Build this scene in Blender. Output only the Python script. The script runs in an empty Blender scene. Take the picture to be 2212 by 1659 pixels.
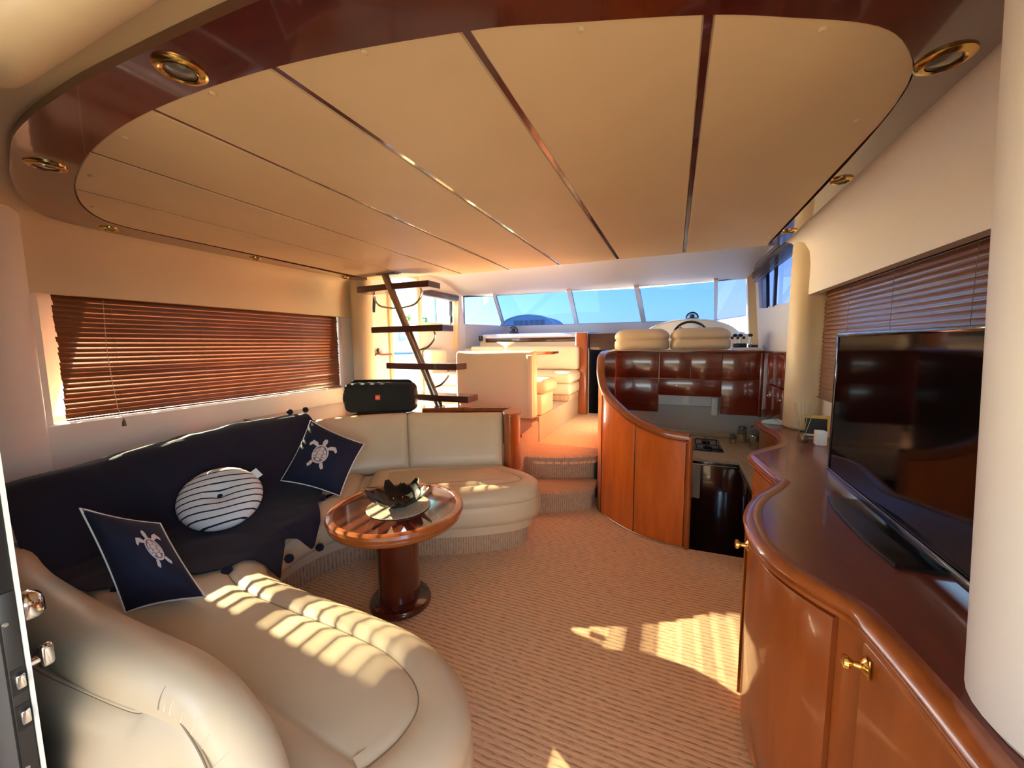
import bpy, bmesh, math, random
from mathutils import Vector, Matrix
random.seed(7)
SC = bpy.context.scene
COL = SC.collection

# ------------------------------------------------------------------ camera
CAM_H = 1.35
cd = bpy.data.cameras.new('camera'); cam = bpy.data.objects.new('camera', cd); COL.objects.link(cam)
cd.sensor_width = 36.0; cd.lens = 830.0/2212.0*36.0; cd.clip_start = 0.02; cd.clip_end = 500
cr = Vector((0.92134865, 0.38860993, -0.00994904)); cu = Vector((-0.03000156, 0.09660048, 0.99487097)); cw = Vector((-0.38757782, 0.91632454, -0.10066162))
cam.matrix_world = Matrix(((cr.x, cu.x, -cw.x, 0), (cr.y, cu.y, -cw.y, 0), (cr.z, cu.z, -cw.z, CAM_H), (0, 0, 0, 1)))
SC.camera = cam

# ------------------------------------------------------------------ world, sun, exposure
SUN_TRAVEL = Vector((1.0, -0.16, -0.385)).normalized()
w = bpy.data.worlds.new('world'); SC.world = w; w.use_nodes = True
nt = w.node_tree; nt.nodes.clear()
sky = nt.nodes.new('ShaderNodeTexSky'); sky.sky_type = 'NISHITA'; sky.sun_disc = False
sky.sun_elevation = math.radians(20); sky.sun_rotation = math.radians(-78); sky.altitude = 0; sky.air_density = 1.0; sky.dust_density = 1.2; sky.ozone_density = 1.2
bg = nt.nodes.new('ShaderNodeBackground'); bg.inputs['Strength'].default_value = 0.22
wo = nt.nodes.new('ShaderNodeOutputWorld')
nt.links.new(sky.outputs[0], bg.inputs[0]); nt.links.new(bg.outputs[0], wo.inputs[0])
sd = bpy.data.lights.new('sun', 'SUN'); sun = bpy.data.objects.new('sun', sd); COL.objects.link(sun)
sd.energy = 18.0; sd.angle = math.radians(0.6); sd.color = (1.0, 0.83, 0.56)
sun.rotation_euler = SUN_TRAVEL.to_track_quat('-Z', 'Y').to_euler(); sun.location = (-8, 3, 6)
SC.view_settings.view_transform = 'Standard'; SC.view_settings.look = 'None'
SC.view_settings.exposure = 3.15; SC.view_settings.gamma = 1.0; SC.view_settings.use_curve_mapping = False

# ------------------------------------------------------------------ materials
MATS = {}
def newmat(name):
    m = bpy.data.materials.new(name); m.use_nodes = True
    n = m.node_tree.nodes; n.clear()
    o = n.new('ShaderNodeOutputMaterial'); b = n.new('ShaderNodeBsdfPrincipled')
    m.node_tree.links.new(b.outputs[0], o.inputs[0]); MATS[name] = m
    return m, n, m.node_tree.links, b, o
def mat(name, c, rough=.5, metal=0, coat=0, noise=None, bump=None, coatr=.05, ior=1.5, spec=.5, sheen=0, coord='Object'):
    """noise=(scale xyz, second colour, detail, lo, hi); bump=(scale, strength, distance)"""
    m, n, l, b, o = newmat(name)
    b.inputs['Base Color'].default_value = (*c, 1); b.inputs['Roughness'].default_value = rough
    b.inputs['Metallic'].default_value = metal; b.inputs['Coat Weight'].default_value = coat
    b.inputs['Coat Roughness'].default_value = coatr; b.inputs['IOR'].default_value = ior
    b.inputs['Specular IOR Level'].default_value = spec; b.inputs['Sheen Weight'].default_value = sheen
    tc = n.new('ShaderNodeTexCoord')
    if noise:
        sc, c2, det, lo, hi = noise
        mp = n.new('ShaderNodeMapping'); mp.inputs['Scale'].default_value = sc; l.new(tc.outputs[coord], mp.inputs[0])
        t = n.new('ShaderNodeTexNoise'); t.inputs['Scale'].default_value = 1; t.inputs['Detail'].default_value = det; t.inputs['Distortion'].default_value = .6
        l.new(mp.outputs[0], t.inputs['Vector'])
        r = n.new('ShaderNodeValToRGB'); r.color_ramp.elements[0].position = lo; r.color_ramp.elements[1].position = hi
        r.color_ramp.elements[0].color = (*c, 1); r.color_ramp.elements[1].color = (*c2, 1)
        l.new(t.outputs[0], r.inputs[0]); l.new(r.outputs[0], b.inputs['Base Color'])
    if bump:
        t = n.new('ShaderNodeTexNoise'); t.inputs['Scale'].default_value = bump[0]; t.inputs['Detail'].default_value = 3
        l.new(tc.outputs['Object'], t.inputs['Vector'])
        bp = n.new('ShaderNodeBump'); bp.inputs['Strength'].default_value = bump[1]; bp.inputs['Distance'].default_value = bump[2]
        l.new(t.outputs[0], bp.inputs['Height']); l.new(bp.outputs[0], b.inputs['Normal'])
    return m
def carpet(name, axis, light, dark, src='Object', scale=14.3):
    m, n, l, b, o = newmat(name)
    b.inputs['Roughness'].default_value = .95; b.inputs['Specular IOR Level'].default_value = .1; b.inputs['Sheen Weight'].default_value = .15
    tc = n.new('ShaderNodeTexCoord')
    nz = n.new('ShaderNodeTexNoise'); nz.inputs['Scale'].default_value = 6; nz.inputs['Detail'].default_value = 4
    l.new(tc.outputs[src], nz.inputs['Vector'])
    mx = n.new('ShaderNodeMixRGB'); mx.blend_type = 'ADD'; mx.inputs[0].default_value = .005
    l.new(tc.outputs[src], mx.inputs[1]); l.new(nz.outputs['Color'], mx.inputs[2])
    wv = n.new('ShaderNodeTexWave'); wv.wave_type = 'BANDS'; wv.bands_direction = axis; wv.inputs['Scale'].default_value = scale
    wv.inputs['Distortion'].default_value = 1.0; wv.inputs['Detail'].default_value = 4; wv.inputs['Detail Scale'].default_value = 5
    l.new(mx.outputs[0], wv.inputs['Vector'])
    mp = n.new('ShaderNodeMapping'); s = [90, 90, 90]; k = 'XYZ'.index(axis)
    s = [26 if i != k else 170 for i in range(3)]; mp.inputs['Scale'].default_value = s
    l.new(tc.outputs[src], mp.inputs[0])
    n2 = n.new('ShaderNodeTexNoise'); n2.inputs['Scale'].default_value = 1; n2.inputs['Detail'].default_value = 4; l.new(mp.outputs[0], n2.inputs['Vector'])
    ad = n.new('ShaderNodeMath'); ad.operation = 'MULTIPLY_ADD'; ad.inputs[1].default_value = .42; l.new(wv.outputs['Fac'], ad.inputs[0]); 
    sc2 = n.new('ShaderNodeMath'); sc2.operation = 'MULTIPLY'; sc2.inputs[1].default_value = 1.05; l.new(n2.outputs[0], sc2.inputs[0]); l.new(sc2.outputs[0], ad.inputs[2])
    r = n.new('ShaderNodeValToRGB'); r.color_ramp.elements[0].position = .36; r.color_ramp.elements[1].position = .74
    r.color_ramp.elements[0].color = (*dark, 1); r.color_ramp.elements[1].color = (*light, 1)
    l.new(ad.outputs[0], r.inputs[0]); l.new(r.outputs[0], b.inputs['Base Color'])
    bp = n.new('ShaderNodeBump'); bp.inputs['Strength'].default_value = .5; bp.inputs['Distance'].default_value = .003
    l.new(ad.outputs[0], bp.inputs['Height']); l.new(bp.outputs[0], b.inputs['Normal'])
    return m
def glass(name, tint, gloss=.08, rough=0.0):
    m, n, l, b, o = newmat(name); n.remove(b)
    tr = n.new('ShaderNodeBsdfTransparent'); tr.inputs[0].default_value = (*tint, 1)
    gl = n.new('ShaderNodeBsdfGlossy'); gl.inputs['Roughness'].default_value = rough
    fr = n.new('ShaderNodeFresnel'); fr.inputs[0].default_value = 1.45
    ge = n.new('ShaderNodeNewGeometry'); iv = n.new('ShaderNodeMath'); iv.operation = 'SUBTRACT'; iv.inputs[0].default_value = 1; l.new(ge.outputs['Backfacing'], iv.inputs[1])
    mu = n.new('ShaderNodeMath'); mu.operation = 'MULTIPLY'; l.new(fr.outputs[0], mu.inputs[0]); l.new(iv.outputs[0], mu.inputs[1])
    mx = n.new('ShaderNodeMixShader'); l.new(mu.outputs[0], mx.inputs[0]); l.new(tr.outputs[0], mx.inputs[1]); l.new(gl.outputs[0], mx.inputs[2]); l.new(mx.outputs[0], o.inputs[0])
    return m
LEATHER = (.67, .53, .345)
mat('leather', LEATHER, .42, noise=((3, 3, 3), (.63, .49, .31), 3, .35, .65), bump=(260, .12, .001))
mat('leather_lit', (.80, .66, .47), .42, bump=(260, .12, .001))  # sofa leather lightened to stand in for reflected sun on the dinette
mat('seam', (.26, .19, .12), .7)
mat('vinyl', (.72, .56, .355), .5, noise=((2, 2, 2), (.68, .52, .325), 3, .35, .65), bump=(320, .10, .001))
mat('vinyl_pale', (.78, .685, .60), .5, bump=(320, .10, .001))
mat('headliner', (.52, .48, .49), .5, bump=(320, .08, .001))
mat('gelcoat', (.80, .79, .80), .3, coat=.3)
mat('mahogany', (.105, .014, .006), .22, coat=1, noise=((5, 40, 40), (.06, .008, .004), 5, .3, .75))
mat('cherry_lit', (.76, .17, .016), .3, coat=.8, coatr=.08, noise=((16, 16, 2.2), (.54, .105, .011), 6, .3, .72))  # same cherry, brightened: sun bounce on the partition is put into the colour
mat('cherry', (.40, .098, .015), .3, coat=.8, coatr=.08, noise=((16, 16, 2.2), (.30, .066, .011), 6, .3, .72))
mat('cherry_x', (.30, .062, .012), .2, coat=1, noise=((14, 3, 14), (.19, .035, .008), 6, .3, .72))
mat('tabletop', (.12, .028, .014), .12, coat=1, noise=((10, 3, 10), (.08, .018, .010), 5, .3, .72))
mat('countertop', (.23, .055, .030), .3, coat=.6, coatr=.12, noise=((12, 2, 12), (.16, .036, .020), 6, .3, .72))
mat('mahogany_red', (.20, .026, .010), .22, coat=.7, noise=((5, 40, 40), (.13, .016, .007), 5, .3, .75))
mat('darkwood', (.055, .012, .006), .2, coat=1, noise=((6, 6, 40), (.03, .007, .004), 4, .3, .7))
mat('blind_wood', (.18, .052, .014), .28, coat=.5, coatr=.2, noise=((40, 1.5, 40), (.12, .033, .009), 4, .3, .7))
mat('walnut', (.07, .022, .016), .3, coat=.6, noise=((3, 20, 20), (.04, .012, .01), 4, .3, .7))
mat('brass', (.80, .55, .18), .18, 1); mat('chrome', (.85, .85, .86), .1, 1); mat('steel', (.50, .49, .47), .3, 1)
mat('dark_steel', (.16, .14, .13), .35, 1, bump=(120, .2, .001))
mat('black', (.008, .008, .009), .35); mat('black_gloss', (.006, .006, .007), .06, coat=1)
mat('screen', (.003, .0025, .003), .06, spec=.32); mat('black_metal', (.004, .004, .0045), .38, spec=.35); mat('bronze_steel', (.38, .32, .26), .28, 1); mat('mahogany_v', (.15, .022, .008), .22, coat=1, noise=((22, 22, 2), (.09, .012, .005), 5, .3, .75)); mat('lock_steel', (.035, .031, .028), .45, .3, bump=(120, .2, .001))
mat('speaker_cloth', (.010, .011, .011), .85, bump=(900, .6, .002))
mat('navy', (.0035, .004, .016), .9, sheen=.05, bump=(420, .5, .002)); mat('navy_cushion', (.004, .0045, .020), .85, bump=(500, .4, .001))
mat('thread', (.62, .48, .44), .8, bump=(700, .4, .001)); mat('thread_brown', (.20, .11, .09), .8)
mat('piping', (.78, .74, .66), .7); mat('white_plastic', (.82, .81, .78), .35); mat('red_badge', (.85, .08, .03), .4)
mat('paper_tag', (.75, .75, .74), .6)
mat('placemat', (.62, .49, .33), .8, noise=((120, 120, 120), (.44, .33, .21), 2, .4, .6), bump=(180, .6, .002))
mat('cord', (.55, .45, .30), .8); mat('tassel', (.16, .09, .04), .6); mat('reed', (.45, .30, .14), .8)
mat('solid_surface', (.60, .53, .40), .35, noise=((60, 60, 60), (.50, .43, .31), 3, .4, .6))
mat('tile_grey', (.50, .49, .46), .35); mat('towel', (.50, .46, .40), .95, bump=(300, .6, .003)); mat('cyan_cloth', (.50, .72, .74), .9, bump=(200, .5, .003))
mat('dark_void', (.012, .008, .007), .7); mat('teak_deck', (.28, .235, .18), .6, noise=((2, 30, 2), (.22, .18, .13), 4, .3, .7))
mat('sea', (.02, .06, .09), .08, bump=(3, .6, .05)); mat('hull_white', (.85, .86, .88), .25, coat=.5); mat('hull_window', (.10, .16, .25), .1, coat=1)
mat('leaf', (.07, .17, .035), .6, noise=((5, 5, 5), (.14, .26, .06), 3, .4, .6)); mat('bark', (.16, .10, .06), .9); mat('concrete', (.55, .53, .50), .9)
mat('grey_building', (.55, .60, .72), .8); mat('lens', (.30, .29, .26), .15, .6)
mat('bowl_glass', (.80, .62, .58), .12, coat=.5)
glass('clear_glass', (.94, .97, .96)); glass('tint_glass', (.212, .30, .44)); glass('tint_side', (.27, .31, .455)); glass('teal_glass', (.45, .78, .80)); glass('blind_glass', (.86, .90, .88))
glass('jar_glass', (.80, .80, .78))
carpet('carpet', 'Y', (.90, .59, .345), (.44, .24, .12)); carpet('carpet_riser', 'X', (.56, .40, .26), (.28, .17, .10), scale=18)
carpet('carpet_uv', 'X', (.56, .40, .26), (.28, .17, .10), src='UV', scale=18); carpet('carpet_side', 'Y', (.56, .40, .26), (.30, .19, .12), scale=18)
# striped round cushion: printed stripes along UV
m, n, l, b, o = newmat('stripe_cloth')
tc = n.new('ShaderNodeTexCoord'); sp = n.new('ShaderNodeSeparateXYZ'); l.new(tc.outputs['UV'], sp.inputs[0])
ma = n.new('ShaderNodeMath'); ma.operation = 'MULTIPLY'; ma.inputs[1].default_value = 10.5; l.new(sp.outputs[1], ma.inputs[0])
fr = n.new('ShaderNodeMath'); fr.operation = 'FRACT'; l.new(ma.outputs[0], fr.inputs[0])
gt = n.new('ShaderNodeMath'); gt.operation = 'GREATER_THAN'; gt.inputs[1].default_value = .80; l.new(fr.outputs[0], gt.inputs[0])
mx = n.new('ShaderNodeMixRGB'); mx.inputs[1].default_value = (.66, .60, .56, 1); mx.inputs[2].default_value = (.006, .007, .02, 1); l.new(gt.outputs[0], mx.inputs[0])
l.new(mx.outputs[0], b.inputs['Base Color']); b.inputs['Roughness'].default_value = .9
# blind slats let a little light glow through the thin wood
m = MATS['blind_wood']; n = m.node_tree.nodes; l = m.node_tree.links
b = [x for x in n if x.type == 'BSDF_PRINCIPLED'][0]; o = [x for x in n if x.type == 'OUTPUT_MATERIAL'][0]
tl = n.new('ShaderNodeBsdfTranslucent'); tl.inputs[0].default_value = (.50, .22, .06, 1); ms = n.new('ShaderNodeMixShader'); ms.inputs[0].default_value = .02
l.new(b.outputs[0], ms.inputs[1]); l.new(tl.outputs[0], ms.inputs[2]); l.new(ms.outputs[0], o.inputs[0])

# ------------------------------------------------------------------ helpers
LOC = {}
def tag(o, label=None, cat=None, group=None, kind=None):
    if label: o['label'] = label
    if cat: o['category'] = cat
    if group: o['group'] = group
    if kind: o['kind'] = kind
    return o
def thing(name, label, cat, loc=(0, 0, 0), group=None, kind=None):
    o = bpy.data.objects.new(name, None); COL.objects.link(o); o.location = loc; o.empty_display_size = .05
    LOC[o.name] = Vector(loc); return tag(o, label, cat, group, kind)
def mesh(name, VF, material, parent=None, smooth=35, uv=None):
    V, F = VF[0], VF[1]
    if uv is None and len(VF) > 2: uv = VF[2]
    off = LOC[parent.name] if parent else Vector((0, 0, 0))
    me = bpy.data.meshes.new(name); me.from_pydata([tuple(Vector(v)-off) for v in V], [], [tuple(f) for f in F])
    if uv is not None:
        ul = me.uv_layers.new(name='UVMap')
        for lp in me.loops: ul.data[lp.index].uv = uv[lp.vertex_index]
    me.validate(); bm = bmesh.new(); bm.from_mesh(me); bmesh.ops.recalc_face_normals(bm, faces=bm.faces); bm.to_mesh(me); bm.free()
    if smooth:
        me.polygons.foreach_set('use_smooth', [True]*len(me.polygons)); me.set_sharp_from_angle(angle=math.radians(smooth))
    me.materials.append(MATS[material]); o = bpy.data.objects.new(name, me); COL.objects.link(o)
    if parent: o.parent = parent
    LOC[o.name] = off; return o
def one(name, VF, material, label, cat, group=None, kind=None, **k):
    return tag(mesh(name, VF, material, None, **k), label, cat, group, kind)
def struct(name, VF, material, label=None, **k):
    return tag(mesh(name, VF, material, None, **k), label, None, None, 'structure')
def join(*parts):
    V, F = [], []
    for p in parts:
        k = len(V); V += list(p[0]); F += [tuple(i+k for i in f) for f in p[1]]
    return V, F
def box(x0, x1, y0, y1, z0, z1, bev=0, seg=2):
    if bev:
        bm = bmesh.new(); bmesh.ops.create_cube(bm, size=1)
        for v in bm.verts: v.co = Vector(((x0+x1)/2+v.co.x*(x1-x0), (y0+y1)/2+v.co.y*(y1-y0), (z0+z1)/2+v.co.z*(z1-z0)))
        bmesh.ops.bevel(bm, geom=list(bm.edges), offset=min(bev, .49*min(abs(x1-x0), abs(y1-y0), abs(z1-z0))), segments=seg, profile=.5, affect='EDGES')
        bm.verts.index_update(); V = [v.co.copy() for v in bm.verts]; F = [[v.index for v in f.verts] for f in bm.faces]; bm.free(); return V, F
    V = [Vector(p) for p in ((x0, y0, z0), (x1, y0, z0), (x1, y1, z0), (x0, y1, z0), (x0, y0, z1), (x1, y0, z1), (x1, y1, z1), (x0, y1, z1))]
    return V, [(0, 3, 2, 1), (4, 5, 6, 7), (0, 1, 5, 4), (1, 2, 6, 5), (2, 3, 7, 6), (3, 0, 4, 7)]
def xf(VF, M): return ([M @ Vector(v) for v in VF[0]], VF[1]) + tuple(VF[2:])
def cat(P, n=8, closed=False):
    P = [Vector(p) for p in P]; out = []; N = len(P)
    for i in range(N if closed else N-1):
        p0 = P[(i-1) % N] if closed or i > 0 else P[0]*2-P[1]
        p1 = P[i]; p2 = P[(i+1) % N]
        p3 = P[(i+2) % N] if closed or i < N-2 else P[-1]*2-P[-2]
        for k in range(n):
            t = k/n; out.append(.5*((2*p1)+(p2-p0)*t+(2*p0-5*p1+4*p2-p3)*t*t+(3*p1-p0-3*p2+p3)*t**3))
    if not closed: out.append(P[-1])
    return out
def tube(path, r, n=8, closed=False, rs=None):
    P = [Vector(p) for p in path]; V, F, up = [], [], None
    N = len(P)
    for i, p in enumerate(P):
        t = ((P[(i+1) % N]-P[i-1]) if closed else (P[min(i+1, N-1)]-P[max(i-1, 0)])).normalized()
        if up is None: up = Vector((0, 0, 1)) if abs(t.z) < .9 else Vector((1, 0, 0))
        a = (up-t*up.dot(t)).normalized(); bb = t.cross(a); up = a; rr = rs[i] if rs else r
        for k in range(n):
            an = 2*math.pi*k/n; V.append(p+a*math.cos(an)*rr+bb*math.sin(an)*rr)
    for i in range(N if closed else N-1):
        for k in range(n):
            j = (i+1) % N; F.append((i*n+k, i*n+(k+1) % n, j*n+(k+1) % n, j*n+k))
    if not closed: F += [tuple(range(n))[::-1], tuple((N-1)*n+k for k in range(n))]
    return V, F
def lathe(prof, c=(0, 0, 0), n=24, M=None, sx=1, sy=1):
    V, F = [], []; c = Vector(c)
    for r, z in prof:
        for k in range(n):
            a = 2*math.pi*k/n; v = Vector((math.cos(a)*r*sx, math.sin(a)*r*sy, z)); V.append((M @ v if M else v)+c)
    for i in range(len(prof)-1):
        for k in range(n): F.append((i*n+k, i*n+(k+1) % n, (i+1)*n+(k+1) % n, (i+1)*n+k))
    if prof[0][0] > 1e-5: F.append(tuple(range(n))[::-1])
    if prof[-1][0] > 1e-5: F.append(tuple((len(prof)-1)*n+k for k in range(n)))
    return V, F
def prism(poly, a0, a1, ax='z'):
    f = {'z': lambda p, h: Vector((p[0], p[1], h)), 'x': lambda p, h: Vector((h, p[0], p[1])), 'y': lambda p, h: Vector((p[0], h, p[1]))}[ax]
    n = len(poly); V = [f(p, a0) for p in poly]+[f(p, a1) for p in poly]
    return V, [tuple(range(n))[::-1], tuple(range(n, 2*n))]+[(i, (i+1) % n, n+(i+1) % n, n+i) for i in range(n)]
def area(P): return .5*sum(P[i][0]*P[(i+1) % len(P)][1]-P[(i+1) % len(P)][0]*P[i][1] for i in range(len(P)))
def offs(P, d):
    """inward offset of a closed outline"""
    s = 1 if area(P) > 0 else -1; n = len(P); out = []
    for i in range(n):
        a = Vector((P[i][0]-P[i-1][0], P[i][1]-P[i-1][1])).normalized(); c = Vector((P[(i+1) % n][0]-P[i][0], P[(i+1) % n][1]-P[i][1])).normalized()
        na = Vector((-a.y, a.x))*s; nc = Vector((-c.y, c.x))*s; m = (na+nc)
        m = m.normalized() if m.length > 1e-4 else na; k = max(.45, m.dot(na)); out.append((P[i][0]+m.x*d/k, P[i][1]+m.y*d/k))
    return out
def rings(poly, prof, uvs=False, bottom=True):
    """stack of inward offset rings (d, z) with flat caps; uv = running length, z"""
    n = len(poly); V, F, U = [], [], []
    L = [0]
    for i in range(n): L.append(L[-1]+math.hypot(poly[(i+1) % n][0]-poly[i][0], poly[(i+1) % n][1]-poly[i][1]))
    for d, z in prof:
        for i, p in enumerate(offs(poly, d) if d else poly): V.append(Vector((p[0], p[1], z))); U.append((L[i], z))
    for r in range(len(prof)-1):
        for i in range(n): F.append((r*n+i, r*n+(i+1) % n, (r+1)*n+(i+1) % n, (r+1)*n+i))
    if bottom: F.append(tuple(range(n))[::-1])
    F.append(tuple((len(prof)-1)*n+i for i in range(n)))
    return (V, F, U) if uvs else (V, F)
def sweep(path, prof, closed=False, cprof=True):
    """path of (x,y,z); prof of (offset to the right of travel, dz)"""
    P = [Vector(p) for p in path]; N = len(P); K = len(prof); V, F = [], []
    for i, p in enumerate(P):
        t = (P[(i+1) % N]-P[i-1]) if closed else (P[min(i+1, N-1)]-P[max(i-1, 0)])
        t.z = 0; t.normalize(); nn = Vector((t.y, -t.x, 0))
        for o, z in prof: V.append(p+nn*o+Vector((0, 0, z)))
    for i in range(N if closed else N-1):
        j = (i+1) % N
        for k in range(K if cprof else K-1): F.append((i*K+k, i*K+(k+1) % K, j*K+(k+1) % K, j*K+k))
    if cprof and not closed: F += [tuple(range(K))[::-1], tuple((N-1)*K+k for k in range(K))]
    return V, F
def frame_wall(ax0, ax1, outer, hole, ax='x'):
    """wall with an opening: outer and hole are 4 matching corners in the wall's plane"""
    f = {'x': lambda p, h: Vector((h, p[0], p[1])), 'y': lambda p, h: Vector((p[0], h, p[1]))}[ax]
    V = [f(p, h) for h in (ax0, ax1) for p in list(outer)+list(hole)]; F = []
    for i in range(4):
        j = (i+1) % 4
        F += [(i, j, 4+j, 4+i), (8+i, 8+j, 12+j, 12+i), (i, j, 8+j, 8+i), (4+i, 4+j, 12+j, 12+i)]
    return V, F
def slab(a, b, c, d, t):
    """thin slab from a quad"""
    P = [Vector(p) for p in (a, b, c, d)]; nn = (P[1]-P[0]).cross(P[3]-P[0]).normalized()*t
    V = P+[p+nn for p in P]; return V, [(0, 3, 2, 1), (4, 5, 6, 7), (0, 1, 5, 4), (1, 2, 6, 5), (2, 3, 7, 6), (3, 0, 4, 7)]
def rotz(c, a): return Matrix.Translation(c) @ Matrix.Rotation(a, 4, 'Z')

# ================================================================== STRUCTURE
# ---- floors
FL = [(-3.35, .2), (1.05, .2), (1.05, 2.70), (.103, 2.672), (-.05, 2.70), (-.262, 2.785), (-.39, 2.885), (-.5, 3.01), (-.565, 3.13), (-.58, 3.35), (-3.35, 3.35)]
struct('floor', prism(FL, -.05, 0), 'carpet', 'ribbed tan carpet of the saloon')
struct('floor_cockpit', box(-3.4, 1.1, -3.4, .2, -.10, -.02), 'teak_deck', 'teak deck outside the open door')
struct('wall_cockpit_blocker', join(box(-3.46, -3.40, -3.4, .15, -.1, 1.25), box(1.06, 1.12, -3.4, .15, -.1, .85), box(-3.46, 1.12, -3.46, -3.4, -.1, 1.45)), 'teak_deck', 'added unseen teak bulwark that shades the cockpit')  # added out of view, raised to cut the light coming in from aft
struct('ceiling_cockpit_blocker', box(-3.4, 1.1, -3.4, .15, 2.10, 2.2), 'headliner', 'added unseen overhang that keeps sky light off the cockpit')  # added out of view to block sky light, leaving warm deck bounce
struct('floor_galley', box(-.62, 1.05, 2.6, 4.5, -.60, -.55), 'darkwood', 'dark sunken galley floor')
dk = [(-3.2, 3.13), (-1.28, 3.13), (-1.05, 3.15), (-.8, 3.24), (-.615, 3.36), (-.615, 4.36), (.85, 4.36), (.85, 5.5), (-3.2, 5.5)]
struct('floor_upper', prism(dk, .30, .36), 'carpet', 'carpeted upper deck beyond the steps')
# carpeted steps (two risers, rounded nosing)
def step(name, path, z0, z1, back, label):
    P = cat(path, 6); n = len(P); poly = [(p.x, p.y) for p in P]+back
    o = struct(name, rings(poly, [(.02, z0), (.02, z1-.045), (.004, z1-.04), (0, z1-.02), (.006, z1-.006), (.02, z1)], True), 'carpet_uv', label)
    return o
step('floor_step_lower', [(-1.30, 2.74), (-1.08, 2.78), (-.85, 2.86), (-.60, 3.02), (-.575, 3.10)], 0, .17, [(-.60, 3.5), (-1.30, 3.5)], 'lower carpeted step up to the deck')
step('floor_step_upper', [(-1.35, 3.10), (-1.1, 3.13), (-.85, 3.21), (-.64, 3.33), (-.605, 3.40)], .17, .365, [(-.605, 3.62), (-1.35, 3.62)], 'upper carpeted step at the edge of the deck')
# ---- saloon side walls
wl = thing('wall_left', 'cream port wall of the saloon around the long window', None, (-3.3, 1.7, 0), kind='structure')
mesh('wall_skin', frame_wall(-3.46, -3.40, [(.15, -.7), (3.35, -.7), (3.35, 2.5), (.15, 2.5)], [(1.02, .955), (2.92, .955), (3.02, 1.72), (1.21, 1.72)]), 'vinyl_pale', wl)
mesh('lower_panel', box(-3.40, -3.20, .2, 3.30, 0, .925, .012), 'vinyl_pale', wl)
VAL = [(0, 1.66), (0, 1.86), (.008, 1.94), (.035, 2.0), (.075, 2.035), (.15, 2.058), (.15, 2.10), (-.05, 2.10), (-.05, 1.66)]
mesh('valance', prism([(-3.2+a, z) for a, z in VAL], .5, 3.30, 'y'), 'vinyl', wl)
mesh('end_panel', box(-3.40, -3.25, .2, .97, .925, 2.1), 'vinyl_pale', wl); mesh('end_panel', box(-3.40, -3.24, 3.06, 3.30, .925, 2.1), 'vinyl_pale', wl)
wr = thing('wall_right', 'cream starboard wall of the saloon behind the television', None, (.9, 1.7, 0), kind='structure')
mesh('wall_skin', frame_wall(1.00, 1.06, [(.15, -.7), (3.35, -.7), (3.35, 2.5), (.15, 2.5)], [(1.05, .98), (2.86, .98), (2.92, 1.72), (1.15, 1.72)]), 'vinyl_pale', wr)
mesh('valance', prism([(.80-a, z) for a, z in VAL], .5, 3.30, 'y'), 'vinyl_pale', wr)
mesh('lower_panel', box(.915, 1.0, .2, 3.30, .765, .97, .01), 'vinyl_pale', wr); mesh('end_panel', box(.915, 1.0, 2.93, 3.30, .97, 2.1), 'vinyl_pale', wr)
mesh('end_panel', box(.93, 1.0, .2, 1.02, .97, 2.1), 'vinyl_pale', wr)
def column(name, x, y, r, z0, z1, m, label, lean=0):
    V, F = lathe([(r-.012, z0), (r, z0+.015), (r, z1-.02), (r-.01, z1)], (x, y, 0), 40)
    struct(name, ([Vector((v.x+lean*(v.z-z0)/(z1-z0), v.y, v.z)) for v in V], F), m, label)
column('column', -3.165, .753, .16, 0, 2.058, 'vinyl_pale', 'padded cream column left of the long port blind')
column('column', -3.10, 3.22, .11, .70, 2.058, 'vinyl', 'padded cream column between the port blind and the ladder')
column('column', .84, 3.24, .115, .752, 2.03, 'vinyl', 'padded cream column at the far end of the sideboard')
column('column', .635, .785, .175, .752, 2.058, 'vinyl_pale', 'thick padded cream column close to the camera on the sideboard', -.05)
# ---- aft bulkhead with the open doorway behind the camera
wa = thing('wall_aft', 'aft bulkhead around the open doorway', None, (-1.2, .18, 0), kind='structure')
mesh('panel', box(-3.40, -1.45, .15, .235, -.05, 2.1), 'vinyl_pale', wa); mesh('panel', box(.62, 1.0, .15, .235, -.05, 2.1), 'vinyl_pale', wa)
pel = cat([(-1.44, .40, 2.0), (-1.43, .40, 2.0), (-1.40, .40, 2.0), (-1.0, .40, 2.0), (-.5, .40, 2.0), (.2, .40, 2.0), (.72, .40, 2.0)], 4)
mesh('padded_pelmet', tube(pel, .07, 18, rs=[.010+.050*min(1, (k/8))**.5 for k in range(len(pel))]), 'leather', wa, smooth=60)
mesh('pelmet_seam', tube([(-1.46, .318, 2.045), (.7, .318, 2.045)], .004, 6), 'seam', wa)
mesh('pelmet_board', box(-1.6, .8, .235, .34, 2.0, 2.06, .02), 'vinyl', wa)
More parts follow.
